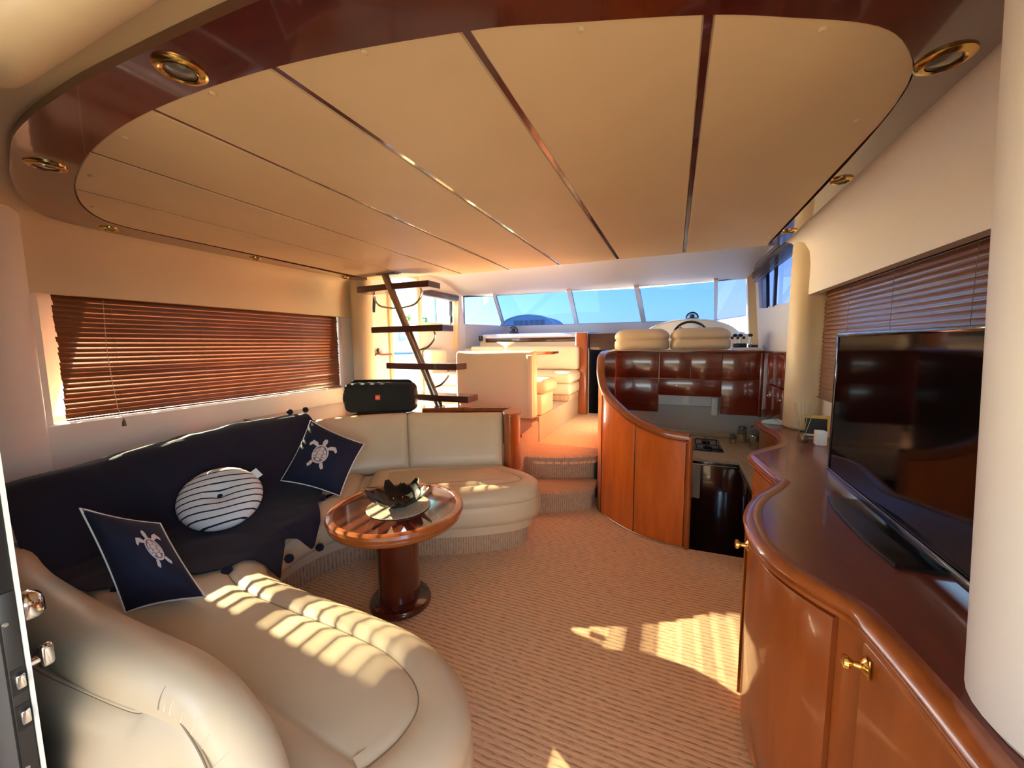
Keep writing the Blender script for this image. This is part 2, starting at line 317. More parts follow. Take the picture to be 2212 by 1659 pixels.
# ---- saloon ceiling
ce = thing('ceiling', 'cream panelled saloon ceiling with dark wooden strips', None, (-1.2, 1.9, 2.05), kind='structure')
mesh('ceiling_board', box(-3.40, 1.0, .15, 3.315, 2.060, 2.12), 'vinyl', ce)
INN = cat([(.588, 3.312), (.59, 2.5), (.585, 1.78), (.56, 1.45), (.5, 1.29), (.39, 1.155), (.187, 1.04), (.034, .968), (-.21, .881), (-.441, .806), (-.914, .714), (-1.419, .688), (-1.855, .726), (-2.264, .819), (-2.59, .943), (-2.80, 1.08), (-2.88, 1.22), (-2.90, 1.5), (-2.905, 1.8), (-2.94, 2.83), (-2.95, 3.16)], 6)
OUT = cat([(.672, 3.312), (.672, 2.4), (.672, 1.6), (.67, 1.30), (.60, 1.06), (.40, .88), (.1, .73), (-.2, .645), (-.55, .595), (-.85, .572), (-1.2, .558), (-1.54, .553), (-1.918, .577), (-2.207, .638), (-2.548, .735), (-2.90, .89), (-3.06, 1.05), (-3.10, 1.38), (-3.10, 1.93), (-3.09, 2.6), (-3.08, 3.26)], 6)
INN = [(p.x, p.y) for p in [Vector((a[0], a[1], 0)) if not hasattr(a, 'x') else a for a in INN]]
OUT = [(p[0], p[1]) for p in OUT]
tr = struct('trim_1', prism(OUT+INN[::-1], 2.034, 2.0595), 'mahogany', 'curved dark mahogany rim around the ceiling panels')
def yin(x):
    best = 3.3
    for (x0, y0), (x1, y1) in zip(INN[:-1], INN[1:]):
        if min(x0, x1)-1e-9 <= x <= max(x0, x1)+1e-9 and abs(x1-x0) > 1e-6: best = min(best, y0+(y1-y0)*(x-x0)/(x1-x0))
    return best
def yfw(x): return 3.312 if x > -2.02 else 3.312-.27*min(1, (-2.02-x)/.35)
XB = [.583, .045, -.447, -.938, -1.416, -1.913, -2.405, -2.897]
for i in range(7):
    xa, xb = XB[i]-(.001 if i == 0 else .009), XB[i+1]+(.001 if i == 6 else .009); ns = 22
    xs = [xa+(xb-xa)*(.5-.5*math.cos(math.pi*k/ns)) for k in range(ns+1)]
    V, F = [], []
    for x in xs:
        xi = min(max(x, xb+.004), xa-.004); ya_, yb_ = yin(x)+.002, yfw(x)
        V += [(x, ya_, 2.0595), (x, ya_, 2.0415), (xi, ya_+.004, 2.038), (xi, yb_-.001, 2.038), (x, yb_, 2.0415), (x, yb_, 2.0595)]
    for q in range(ns): F += [(q*6+k, q*6+k+1, q*6+7+k, q*6+6+k) for k in range(5)]
    for q in (0, ns): F += [tuple(q*6+k for k in range(6))]
    mesh('ceiling_panel', (V, F), 'vinyl', ce, smooth=18)
    if i < 6:
        x = XB[i+1]; mesh('strip', prism([(x-.0085, yin(x)), (x+.0085, yin(x)), (x+.0085, yfw(x)), (x-.0085, yfw(x))], 2.042, 2.0595), 'mahogany', ce)
for x, y in ((-1.175, .715), (-.691, .765), (-.211, .905), (.278, 1.12), (.50, 1.60), (-1.675, .735), (-2.162, .83), (.545, 3.05), (-2.62, 1.0)):
    mesh('screw_cap', lathe([(.0, 2.031), (.006, 2.0315), (.0085, 2.034), (.009, 2.039)], (x, y, 0), 12), 'leather', ce)
# ---- pilothouse shell
pc = []
XS = [-3.3, -2.9, -2.2, -1.2, -.2, .5, .95]
for y, z in ((3.315, 2.14), (3.32, 2.30), (4.2, 2.33), (4.9, 2.29), (5.3, 2.215), (5.62, 2.125)): pc.append([(x, y-(.10*(abs(x+1.2)/2.1)**3 if y > 5 else 0), z) for x in XS])
V = [p for r in pc for p in r]; F = [(r*7+k, r*7+k+1, (r+1)*7+k+1, (r+1)*7+k) for r in range(5) for k in range(6)]
V2 = [(x, y, z+.06) for x, y, z in V]; nn = len(V)
struct('ceiling_forward', (V+V2, F+[tuple(i+nn for i in f) for f in F]+[(k, k+1, nn+k+1, nn+k) for k in range(6)]+[(35+k, 36+k, nn+36+k, nn+35+k) for k in range(6)]), 'headliner', 'pale headliner sloping down to the windscreen', smooth=60)
struct('ceiling_fascia', box(-3.40, 1.0, 3.28, 3.318, 2.12, 2.5), 'headliner', 'edge above the saloon ceiling')
BT = [(-3.18, 5.52, 1.70), (-2.87, 6.42, 1.70), (-1.55, 6.5, 1.70), (-.47, 6.5, 1.70), (.54, 6.46, 1.69), (.83, 5.78, 1.70)]
TP = [(-3.15, 5.47, 2.15), (-2.62, 5.53, 2.12), (-1.44, 5.58, 2.12), (-.5, 5.58, 2.10), (.45, 5.53, 2.12), (.80, 5.50, 2.17)]
for i in range(5):
    gt = 'tint_side' if i in (0, 4) else 'tint_glass'
    wn = thing('window_%d' % (i+1), ['blue quarter pane at the port end of the windscreen', 'blue windscreen pane above the dinette', 'middle blue windscreen pane', 'blue windscreen pane above the helm', 'blue quarter pane at the starboard end of the windscreen'][i], None, BT[i], kind='structure')
    mesh('pane', slab(BT[i], BT[i+1], TP[i+1], TP[i], .006), gt, wn, smooth=0)
for i, wd in ((1, .022), (2, .032), (3, .032), (4, .022)):
    a, c = Vector(BT[i]), Vector(TP[i]); d = (c-a).normalized(); s = Vector((1, 0, 0)); nn = d.cross(s).normalized()
    V = [p+s*sx*wd+nn*sn for p in (a-d*.03, c+d*.05) for sx, sn in ((-1, -.015), (1, -.015), (1, .035), (-1, .035))]
    struct('trim_%d' % (i+1), (V, [(0, 1, 2, 3), (4, 5, 6, 7), (0, 1, 5, 4), (1, 2, 6, 5), (2, 3, 7, 6), (3, 0, 4, 7)]), 'headliner', 'pale windscreen mullion')
V = []
for x, y, z in BT: V += [(x, y, .2), (x, y, z), (x, y+.12, z), (x, y+.12, .2)]
F = [(k*4+j, k*4+(j+1) % 4, k*4+4+(j+1) % 4, k*4+4+j) for k in range(5) for j in range(4)]
struct('wall_front', (V, F), 'headliner', 'pale coaming below the windscreen')
# port side of the pilothouse: doorway and side window
wp = thing('wall_port', 'cream port side of the pilothouse with its doorway', None, (-3.2, 4.4, .3), kind='structure')
for nm, a in (('panel', (-3.26, -3.17, 3.30, 3.74, -.7, 2.45)), ('panel', (-3.26, -3.17, 4.28, 4.40, -.7, 2.45)), ('panel', (-3.26, -3.17, 4.40, 5.55, -.7, 1.68)), ('panel', (-3.26, -3.17, 4.40, 5.55, 2.03, 2.45)),
              ('panel', (-3.26, -3.17, 5.24, 5.55, 1.68, 2.03)), ('sill', (-3.26, -3.17, 3.74, 4.28, -.7, .55)), ('header', (-3.26, -3.17, 3.74, 4.28, 2.22, 2.45))):
    mesh(nm, box(*a), 'vinyl_pale', wp)
mesh('door_post', box(-3.19, -3.14, 3.70, 3.76, .5, 2.25, .01), 'vinyl', wp); mesh('door_post', box(-3.19, -3.14, 4.26, 4.31, .5, 2.25, .01), 'vinyl', wp)
mesh('pillar', prism([(5.16, 1.30), (5.22, 1.30), (5.30, 2.05), (5.24, 2.05)], -3.17, -3.10, 'x'), 'vinyl', wp)
w6 = thing('window_6', 'sliding side window left of the windscreen, half teal half clear', None, (-3.2, 4.4, 1.68), kind='structure')
mesh('pane', box(-3.235, -3.23, 4.40, 4.78, 1.68, 2.03), 'teal_glass', w6, smooth=0); mesh('pane', box(-3.215, -3.21, 4.76, 5.18, 1.68, 2.03), 'clear_glass', w6, smooth=0)
mesh('window_frame', box(-3.225, -3.19, 5.165, 5.20, 1.68, 2.03), 'black', w6); mesh('latch', box(-3.19, -3.165, 5.12, 5.165, 1.70, 1.80, .006), 'black', w6)
mesh('window_frame', box(-3.225, -3.20, 4.765, 4.785, 1.68, 2.03), 'steel', w6)
w7 = thing('window_7', 'small angled window on the cream wall left of the ladder', None, (-3.165, 3.42, 1.8), kind='structure')
mesh('pane', prism([(3.33, 1.735), (3.47, 1.735), (3.49, 1.90), (3.33, 1.83)], -3.168, -3.160, 'x'), 'gelcoat', w7); mesh('window_frame', prism([(3.44, 1.735), (3.475, 1.735), (3.50, 1.91), (3.465, 1.90)], -3.160, -3.150, 'x'), 'black', w7)
# starboard side of the pilothouse
ws = thing('wall_starboard', 'pale starboard side of the pilothouse with a side window', None, (.85, 4.4, .3), kind='structure')
mesh('wall_skin', frame_wall(.86, .92, [(3.30, -.7), (5.75, -.7), (5.75, 2.45), (3.30, 2.45)], [(3.38, 1.66), (5.10, 1.73), (5.30, 2.12), (3.38, 2.12)]), 'headliner', ws)
mesh('pillar', prism([(5.02, 1.25), (5.10, 1.25), (5.62, 2.22), (5.52, 2.22)], .78, .86, 'x'), 'vinyl', ws)
w8 = thing('window_8', 'side window right of the helm with a black sliding frame', None, (.88, 4.2, 1.66), kind='structure')
mesh('pane', box(.885, .89, 3.36, 5.35, 1.62, 2.15), 'tint_side', w8, smooth=0)
mesh('window_frame', prism([(4.66, 1.70), (4.84, 1.71), (4.94, 2.13), (4.78, 2.13)], .845, .875, 'x'), 'black', w8)
mesh('window_frame', prism([(4.38, 1.69), (4.42, 1.69), (4.44, 2.13), (4.40, 2.13)], .85, .875, 'x'), 'black', w8)
# saloon window panes behind the blinds
w9 = thing('window_9', 'long port window behind the wooden blind', None, (-3.42, 2, .95), kind='structure'); mesh('pane', box(-3.43, -3.425, 1.0, 3.05, .94, 1.74), 'blind_glass', w9, smooth=0)
w10 = thing('window_10', 'long starboard window behind the television blind', None, (1.03, 2, .97), kind='structure'); mesh('pane', box(1.03, 1.035, 1.03, 2.95, .96, 1.74), 'blind_glass', w10, smooth=0)
# dark companionway to the bow cabin
cw_ = thing('wall_companionway', 'dark companionway down to the bow cabin', None, (-.9, 5.5, .36), kind='structure')
mesh('bulkhead_panel', box(-3.15, -1.13, 5.50, 5.54, .30, 1.30), 'vinyl_pale', cw_); mesh('bulkhead_panel', box(-.60, .85, 5.50, 5.54, .30, 1.30), 'vinyl_pale', cw_)
mesh('top_panel', box(-1.13, -.60, 5.50, 5.54, 1.27, 1.50), 'walnut', cw_)
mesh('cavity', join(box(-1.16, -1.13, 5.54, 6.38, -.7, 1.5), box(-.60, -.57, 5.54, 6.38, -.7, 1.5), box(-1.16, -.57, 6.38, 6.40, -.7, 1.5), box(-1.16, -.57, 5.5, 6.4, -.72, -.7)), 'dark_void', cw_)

# ================================================================== SOFA
from mathutils import noise as mnoise
sofa = thing('sofa', 'cream leather U-shaped sofa wrapped around the coffee table', 'sofa', (-1.9, 1.5, 0))
def P2(l): return [(p[0], p[1]) for p in l]
AFT = P2(cat([(-1.70, 1.12), (-1.60, 1.04), (-1.45, 1.0), (-1.2, .99), (-.95, .985), (-.72, .96), (-.54, .885), (-.445, .77), (-.43, .62), (-.48, .47)], 5))+[(-.58, .42), (-1.2, .46), (-2.0, .49), (-2.52, .58), (-2.52, .66)]
LEFT = P2(cat([(-1.715, 1.125), (-1.78, 1.23), (-1.815, 1.38), (-1.80, 1.54), (-1.745, 1.655)], 5))+[(-2.10, 2.16), (-2.30, 1.96), (-2.40, 1.6), (-2.42, 1.2), (-2.50, .70)]
FWD = P2(cat([(-1.73, 1.672), (-1.64, 1.745), (-1.45, 1.85), (-1.2, 1.97), (-1.0, 2.10), (-.87, 2.22), (-.81, 2.34), (-.84, 2.47), (-.97, 2.575), (-1.13, 2.63)], 5))+[(-1.25, 2.68), (-1.80, 2.40), (-2.08, 2.19)]
SEATP = [(.05, .195), (.012, .21), (0, .245), (0, .30), (.004, .335), (.010, .342), (.004, .349), (.006, .385), (.022, .415), (.055, .437), (.10, .444), (.128, .440), (.138, .434), (.148, .440), (.17, .446)]
for nm, P in (('seat_cushion', AFT), ('seat_cushion', LEFT), ('seat_cushion', FWD)):
    s = mesh(nm, rings(P, SEATP, bottom=False), 'leather', sofa, smooth=75)
    q = offs(P, .138); nfr = {len(AFT): 46, len(LEFT): 21, len(FWD): 46}[len(P)]
    mesh('seam', tube([(a, b, .4345) for a, b in q[:nfr]], .0022, 6), 'seam', s)
    q = offs(P, .007); mesh('welt', tube([(a, b, .342) for a, b in q[:nfr]], .0025, 6), 'leather', s)
BASE = AFT[:46][::-1]+LEFT[1:20]+FWD[:46]+[(-1.25, 2.68), (-1.8, 2.40), (-2.1, 2.17), (-2.3, 1.96), (-2.42, 1.2), (-2.52, .66), (-2.52, .58), (-2.0, .49), (-1.2, .46), (-.58, .42)]
mesh('seat_deck', rings(BASE, [(.035, .20), (.03, .22), (.03, .37), (.05, .395)], bottom=False), 'leather', sofa)
mesh('base_band', rings(BASE, [(.075, .128), (.056, .135), (.054, .20)], bottom=False), 'leather', sofa)
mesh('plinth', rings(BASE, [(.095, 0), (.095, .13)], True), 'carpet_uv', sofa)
# back cushions
BB = cat([(-2.34, .62, .43), (-2.32, .95, .43), (-2.31, 1.3, .43), (-2.29, 1.62, .43), (-2.22, 1.9, .43), (-2.05, 2.12, .43), (-1.813, 2.292, .43), (-1.5, 2.46, .43), (-1.194, 2.615, .43)], 12)
BTp = cat([(-2.56, .52, .72), (-2.55, .95, .76), (-2.55, 1.3, .795), (-2.54, 1.75, .80), (-2.46, 2.08, .80), (-2.25, 2.34, .805), (-1.983, 2.50, .81), (-1.6, 2.65, .81), (-1.256, 2.763, .81)], 12)
RING = [(0, 0), (.06, .030), (.2, .040), (.5, .042), (.8, .040), (.94, .030), (1.0, .008), (1.025, -.03), (1.02, -.08), (.97, -.125), (.1, -.125), (0, -.09)]
def back_cushion(i0, i1):
    V, F = [], []; K = len(RING); rows = list(range(i0, i1+1)); fr = [i0+.02, i0+.12, i0+.4]+rows[1:-1]+[i1-.4, i1-.12, i1-.02]
    def at(L, u): k = min(int(u), len(L)-2); return L[k].lerp(L[k+1], u-k)
    for u in fr:
        a, c = at(BB, u), at(BTp, u); up = c-a; t = (at(BTp, min(u+.5, len(BTp)-1))-at(BTp, max(u-.5, 0))); nn = t.cross(up).normalized()
        if nn.x*1.0+nn.y*-1.0 < 0: nn = -nn
        e = min(1, ((min(u-i0, i1-u))/.9))**.5
        for s, o_ in RING: V.append(a+up*(s if s < .9 else s-(1-e)*.04)+nn*(o_*(e if o_ > 0 else 1)))
    for r in range(len(fr)-1):
        for k in range(K): F.append((r*K+k, r*K+(k+1) % K, (r+1)*K+(k+1) % K, (r+1)*K+k))
    F += [tuple(range(K))[::-1], tuple((len(fr)-1)*K+k for k in range(K))]
    return V, F
for a, c in ((0, 24), (24, 46), (46, 72), (72, 96)): mesh('back_cushion', back_cushion(a, c), 'leather', sofa, smooth=65)
# aft backrest: padded roll arching over a bulged rear panel
rpr = [(-2.62, .60, .50, .08), (-2.35, .53, .508, .08), (-2.053, .489, .513, .08), (-1.752, .473, .513, .082), (-1.5, .466, .52, .08), (-1.279, .456, .545, .076), (-1.031, .444, .586, .066), (-.877, .424, .619, .056), (-.796, .411, .62, .052), (-.731, .406, .586, .052), (-.694, .398, .54, .054), (-.672, .39, .468, .055), (-.66, .388, .30, .056), (-.655, .388, .04, .056)]
rp = cat([p[:3] for p in rpr], 8); rr_ = [v.x for v in cat([(p[3], 0, 0) for p in rpr], 8)]
mesh('backrest_roll', tube(rp, .08, 20, rs=rr_), 'leather', sofa, smooth=80)
seam = cat([(-2.3, .41, .455), (-1.9, .395, .462), (-1.592, .386, .482), (-1.328, .386, .515), (-1.083, .385, .556), (-1.016, .388, .582), (-.961, .394, .606), (-.90, .388, .622), (-.825, .374, .628), (-.765, .364, .615), (-.728, .357, .585), (-.706, .348, .52), (-.698, .345, .40), (-.695, .345, .02)], 5)
pol = [(p.x, p.z) for p in seam]+[(-2.3, .02)]; ys = [p.y for p in seam]+[.36]
def rear(d, dy, flat=0): return [Vector((q[0], (y+dy)*(1-flat)+.338*flat, q[1])) for q, y in zip(offs(pol, d), ys)]
R_ = [rear(0, .03), rear(0, .002), rear(.003, -.006), rear(.012, -.014), rear(.035, -.022, .5)]; n_ = len(pol)
mesh('rear_panel', ([p for r in R_ for p in r], [(r*n_+i, r*n_+(i+1) % n_, (r+1)*n_+(i+1) % n_, (r+1)*n_+i) for r in range(4) for i in range(n_)]+[tuple(4*n_+i for i in range(n_))]), 'leather', sofa, smooth=70)
mesh('piping', tube([(p.x, p.y-(.003 if i < 28 else .010), p.z+.001) for i, p in enumerate(seam)], .0036, 8), 'leather', sofa)
mesh('crease', tube([(p.x+(0 if i < 34 else .003), p.y-(.0048 if i < 28 else .0125), p.z-(.004 if i < 28 else -.003)) for i, p in enumerate(seam)], .0017, 6), 'seam', sofa)
def on_roll(x, z):
    i = min(range(len(rp)), key=lambda k: (rp[k].x-x)**2+(rp[k].z-z)**2); c = rp[i]; d2 = (c.x-x)**2+(c.z-z)**2
    return Vector((x, c.y-math.sqrt(max(0, rr_[i]**2-d2))-.0004, z))
for i, L_ in ((31, .034), (33, .020), (35, .028), (38, .020), (41, .026), (44, .022), (48, .03), (52, .03)):   # gathers sewn into the roll where it bends
    t_ = (seam[i+1]-seam[i-1]).normalized(); d = Vector((-t_.z, t_.x)); d = d if d.x+d.y > 0 else -d
    mesh('gather', tube([on_roll(seam[i].x+d.x*q, seam[i].z+d.y*q) for q in (.006, .006+L_*.35, .006+L_*.7, .006+L_)], .0014, 5, rs=[.0016, .0013, .0009, .0003]), 'seam' if i == 31 else 'leather', sofa)

# ================================================================== LEDGE AROUND THE SOFA
lg = thing('ledge', 'mahogany ledge behind the sofa back, running to a rounded end post', 'ledge', (-2.6, 2.6, 0))
mesh('side_board', box(-3.198, -2.70, .92, 1.98, .62, .66, .004), 'walnut', lg)
edge = [(-2.72, 1.98), (-2.66, 2.10), (-2.46, 2.40), (-2.12, 2.64), (-1.75, 2.79), (-1.30, 2.93)]
mesh('forward_board', prism(edge+[(-1.26, 3.10), (-3.0, 3.10), (-3.198, 2.95), (-3.198, 1.98)], .735, .775), 'cherry_x', lg)
mesh('rim', tube(cat([(-2.0, 2.735, .79), (-1.6, 2.865, .80), (-1.32, 2.94, .805), (-1.22, 2.93, .805), (-1.17, 2.86, .805), (-1.165, 2.76, .805)], 6), .022, 10), 'cherry_x', lg)
mesh('end_post', prism(P2(cat([(-1.20, 2.68), (-1.155, 2.66), (-1.125, 2.70), (-1.125, 2.80), (-1.15, 2.88), (-1.20, 2.92)], 4))+[(-1.25, 2.92), (-1.25, 2.76)], .36, .80), 'cherry', lg)
mesh('post_cap', rings(P2(cat([(-1.20, 2.665), (-1.15, 2.645), (-1.11, 2.69), (-1.11, 2.80), (-1.135, 2.89), (-1.20, 2.94)], 4))+[(-1.26, 2.94), (-1.26, 2.77)], [(.006, .80), (0, .806), (0, .822), (.006, .828)]), 'cherry', lg)
mesh('groove', tube([(-1.127, 2.74, .45), (-1.127, 2.74, .80)], .004, 6), 'darkwood', lg)
mesh('stair_board', prism([(-2.9, 3.12), (-1.30, 3.12), (-1.20, 2.94), (-1.165, 2.95), (-1.225, 3.55), (-2.9, 3.55)], .575, .60), 'cherry_x', lg)
struct('wall_stair_side', prism([(-1.30, 2.70), (-1.225, 2.70), (-1.195, 2.95), (-1.245, 3.62), (-1.32, 3.62)], 0, .575), 'carpet_side', 'carpeted side wall of the steps')
struct('wall_behind_sofa', box(-3.2, -1.30, 3.05, 3.12, 0, .735), 'cherry_x', 'wooden bulkhead behind the sofa')

# ================================================================== COFFEE TABLE
TX, TY, TH = -1.30, 1.53, .06
tb = thing('coffee_table', 'round glossy mahogany pedestal coffee table in front of the sofa', 'table', (TX, TY, 0))
mesh('tabletop', lathe([(0, .448+TH), (.27, .448+TH), (.298, .452+TH), (.302, .466+TH), (.3025, .468+TH), (.0, .468+TH)], (TX, TY, 0), 56), 'tabletop', tb)
mesh('rim', lathe([(a-.028, z+TH) for a, z in [(.29, .405), (.335, .405), (.352, .412), (.36, .422), (.3615, .430), (.357, .435), (.366, .442), (.3685, .453), (.362, .466), (.348, .471), (.333, .4705), (.331, .468), (.331, .45)]], (TX, TY, 0), 64), 'cherry', tb)
mesh('apron', lathe([(.0, .385+TH), (.20, .385+TH), (.26, .40+TH), (.275, .42+TH)], (TX, TY, 0), 48), 'mahogany', tb)
cc = []
for s in (1, -1):
    pl = [(TX+math.cos(a)*.105, TY+math.sin(a)*.085) for a in [math.radians(s*90-86+172*k/16) for k in range(17)]]
    R = rotz((TX, TY, 0), math.radians(62)) @ Matrix.Translation((-TX, -TY, 0))
    mesh('pedestal', xf(rings(pl, [(0, .03), (0, .39+TH)]), R), 'mahogany_v', tb)
R = rotz((TX, TY, 0), math.radians(62))
for s in (1, -1): mesh('groove_strip', xf(box(s*.107-.005, s*.107+.002, -.006, .006, .03, .39+TH), R), 'darkwood', tb)
mesh('foot', lathe([(.0, 0.001), (.152, .001), (.158, .008), (.158, .022), (.150, .034), (.12, .042), (.0, .042)], (TX, TY, 0), 40, sx=1, sy=1), 'mahogany', tb)
MX, MY = -1.285, 1.525
one('placemat', lathe([(a*.93, z+TH) for a, z in [(0, .4695), (.168, .4695), (.172, .472), (.168, .4745), (.15, .4735), (0, .4735)]], (MX, MY, 0), 40), 'placemat', 'round woven beige placemat under the black bowl', 'placemat')
bw = thing('leaf_bowl', 'black openwork metal bowl of cut-out leaves on the placemat', 'bowl', (MX, MY, .475+TH))
def leaf(az, r0, r1, wd, lift, tw=0):
    V, F = [], []; n = 8
    for i in range(n+1):
        u = i/n; r = r0+(r1-r0)*u; z = .477+TH+lift*(r/.16)**2.0+.002; ww = wd*math.sin(math.pi*min(.97, .06+u*.94))**.55
        for k in (-1, -.5, 0, .5, 1):
            V.append((r, k*ww, z-.006*(1-k*k)*u))
    for i in range(n):
        for k in range(4): F.append((i*5+k, i*5+k+1, i*5+6+k, i*5+5+k))
    m = rotz((MX, MY, 0), az); V = [m @ Vector(v) for v in V]; k = len(V)
    return V+[v+Vector((0, 0, -.0025)) for v in V], F+[tuple(i+k for i in f) for f in F]+[(i*5, i*5+5, k+i*5+5, k+i*5) for i in range(n)]+[(i*5+4, i*5+9, k+i*5+9, k+i*5+4) for i in range(n)]
for k in range(12): mesh('leaf', leaf(2*math.pi*(k+.2*random.random())/12, .07, .142+.022*(k % 2), .030+.005*random.random(), .085), 'black_metal', bw, smooth=60)
for k in range(9): mesh('leaf', leaf(2*math.pi*(k+.3)/9, .018, .105, .022, .082), 'black_metal', bw, smooth=60)
mesh('bowl_base', lathe([(0, .4755+TH), (.035, .4755+TH), (.04, .479+TH), (.0, .482+TH)], (MX, MY, 0), 20), 'black_metal', bw)

# ================================================================== CUSHIONS AND THROW
def pillow(name, label, BL, BRc, TR, TL, thick, turtle_c, turtle_s, turtle_rot, group=None):
    BL, BRc, TR, TL = map(Vector, (BL, BRc, TR, TL)); ctr = (BL+BRc+TR+TL)/4
    nrm = ((BRc-BL)+(TR-TL)).cross((TL-BL)+(TR-BRc)).normalized()
    if nrm.dot(Vector((0, 0, CAM_H))-ctr) < 0: nrm = -nrm
    def S(u, v, side=1, lift=0):
        pu, pv = u*(1-.07*(1-v*v)), v*(1-.07*(1-u*u))
        a, c = (pu+1)/2, (pv+1)/2
        p = BL*(1-a)*(1-c)+BRc*a*(1-c)+TR*a*c+TL*(1-a)*c
        h = thick*max(0, (1-u**4)*(1-v**4))**.55*(1-.12*(u*u+v*v))
        w_ = mnoise.noise(Vector((u*2.1+ctr.x*7, v*2.1, ctr.y*5)))*.010*(1-u*u)*(1-v*v)
        return p+nrm*side*(h+w_+.001)+nrm*lift
    o = thing(name, label, 'cushion', (ctr.x, ctr.y, min(BL.z, BRc.z)), group); n = 18
    g = [-1+2*i/n for i in range(n+1)]
    V = [S(u, v) for v in g for u in g]+[S(u, v, -1) for v in g for u in g]; N = (n+1)**2; F = []
    for j in range(n):
        for i in range(n):
            q = (j*(n+1)+i, j*(n+1)+i+1, (j+1)*(n+1)+i+1, (j+1)*(n+1)+i); F += [q, tuple(N+x for x in q)[::-1]]
    bd = [i for i in range(n+1)]+[(j+1)*(n+1)-1 for j in range(1, n+1)]+[n*(n+1)+i for i in range(n-1, -1, -1)]+[j*(n+1) for j in range(n-1, 0, -1)]
    for a, c in zip(bd, bd[1:]+bd[:1]): F.append((a, c, N+c, N+a))
    body = mesh('cover', (V, F), 'navy_cushion', o, smooth=70)
    e = [(V[i]+V[N+i])/2 for i in bd]; mesh('piping', tube(e, .0038, 6, closed=True), 'piping', o)
    ca, sa = math.cos(turtle_rot), math.sin(turtle_rot)
    tt = mesh('turtle_shell', emb(S, [(.46*math.cos(a), .56*math.sin(a)) for a in [2*math.pi*k/24 for k in range(24)]], turtle_c, turtle_s, ca, sa, .0015), 'thread', o)
    tt['label'] = 'embroidered sea turtle motif'
    mesh('shell_ring', emb(S, [(.385*math.cos(a), .475*math.sin(a)) for a in [2*math.pi*k/24 for k in range(24)]], turtle_c, turtle_s, ca, sa, .0028), 'thread_brown', tt)
    for sh in ([(-.09, .2), (.09, .2), (.11, .36), (0, .44), (-.11, .36)], [(-.13, -.02), (.13, -.02), (.16, .09), (.09, .18), (-.09, .18), (-.16, .09)], [(-.12, -.22), (.12, -.22), (.15, -.13), (.12, -.04), (-.12, -.04), (-.15, -.13)], [(-.08, -.42), (.08, -.42), (.11, -.33), (.11, -.25), (-.11, -.25), (-.11, -.33)],
               [(-.34, .06), (-.2, .09), (-.13, .2), (-.14, .33), (-.26, .24)], [(.34, .06), (.2, .09), (.13, .2), (.14, .33), (.26, .24)], [(-.36, -.16), (-.19, -.14), (-.19, .06), (-.36, .03)], [(.36, -.16), (.19, -.14), (.19, .06), (.36, .03)],
               [(-.31, -.29), (-.15, -.27), (-.19, -.17), (-.35, -.19)], [(.31, -.29), (.15, -.27), (.19, -.17), (.35, -.19)]):
        mesh('scute', emb(S, sh, turtle_c, turtle_s, ca, sa, .0042), 'thread', tt)
    for sh in ([(-.09, .56), (.09, .56), (.13, .72), (.10, .88), (0, .95), (-.10, .88), (-.13, .72)],
               [(.26, .46), (.36, .36), (.62, .44), (.80, .30), (.84, .42), (.66, .66), (.42, .62)], [(-.26, .46), (-.36, .36), (-.62, .44), (-.80, .30), (-.84, .42), (-.66, .66), (-.42, .62)],
               [(.20, -.52), (.34, -.44), (.50, -.72), (.40, -.84), (.26, -.70)], [(-.20, -.52), (-.34, -.44), (-.50, -.72), (-.40, -.84), (-.26, -.70)]):
        mesh('flipper' if len(sh) == 7 and abs(sh[0][0]) > .1 or len(sh) == 5 else 'turtle_head', emb(S, sh, turtle_c, turtle_s, ca, sa, .0022), 'thread', tt)
    return o
def emb(S, pts, c, s, ca, sa, lift):
    """a flat stitched patch lying on a cushion's surface"""
    n = len(pts); m = (sum(p[0] for p in pts)/n, sum(p[1] for p in pts)/n); V = []
    for f in (1, .5):
        for x, y in pts:
            x, y = m[0]+(x-m[0])*f, m[1]+(y-m[1])*f; V.append(S(c[0]+(x*ca-y*sa)*s[0], c[1]+(x*sa+y*ca)*s[1], 1, lift))
    V.append(S(c[0]+(m[0]*ca-m[1]*sa)*s[0], c[1]+(m[0]*sa+m[1]*ca)*s[1], 1, lift)); k = len(V)
    for x, y in pts: V.append(S(c[0]+(x*ca-y*sa)*s[0], c[1]+(x*sa+y*ca)*s[1], 1, -.002))
    F = [(i, (i+1) % n, n+(i+1) % n, n+i) for i in range(n)]+[(n+i, n+(i+1) % n, 2*n) for i in range(n)]+[(i, (i+1) % n, k+(i+1) % n, k+i) for i in range(n)]
    return V, F
pillow('turtle_cushion', 'navy turtle cushion leaning in the near corner of the sofa', (-1.729, .625, .440), (-1.510, .755, .470), (-1.86, .80, .66), (-1.892, .600, .800), .07, (.38, .10), (.46, .52), math.radians(14), 'navy turtle cushions')
pillow('turtle_cushion', 'navy turtle cushion leaning on the sofa back below the speaker', (-2.235, 1.575, .525), (-1.845, 1.665, .450), (-1.885, 1.92, .705), (-2.22, 1.80, .865), .065, (-.04, .04), (.60, .60), math.radians(2), 'navy turtle cushions')
rc = thing('round_cushion', 'round white cushion with thin navy stripes and a centre button', 'cushion', (-2.14, 1.12, .45))
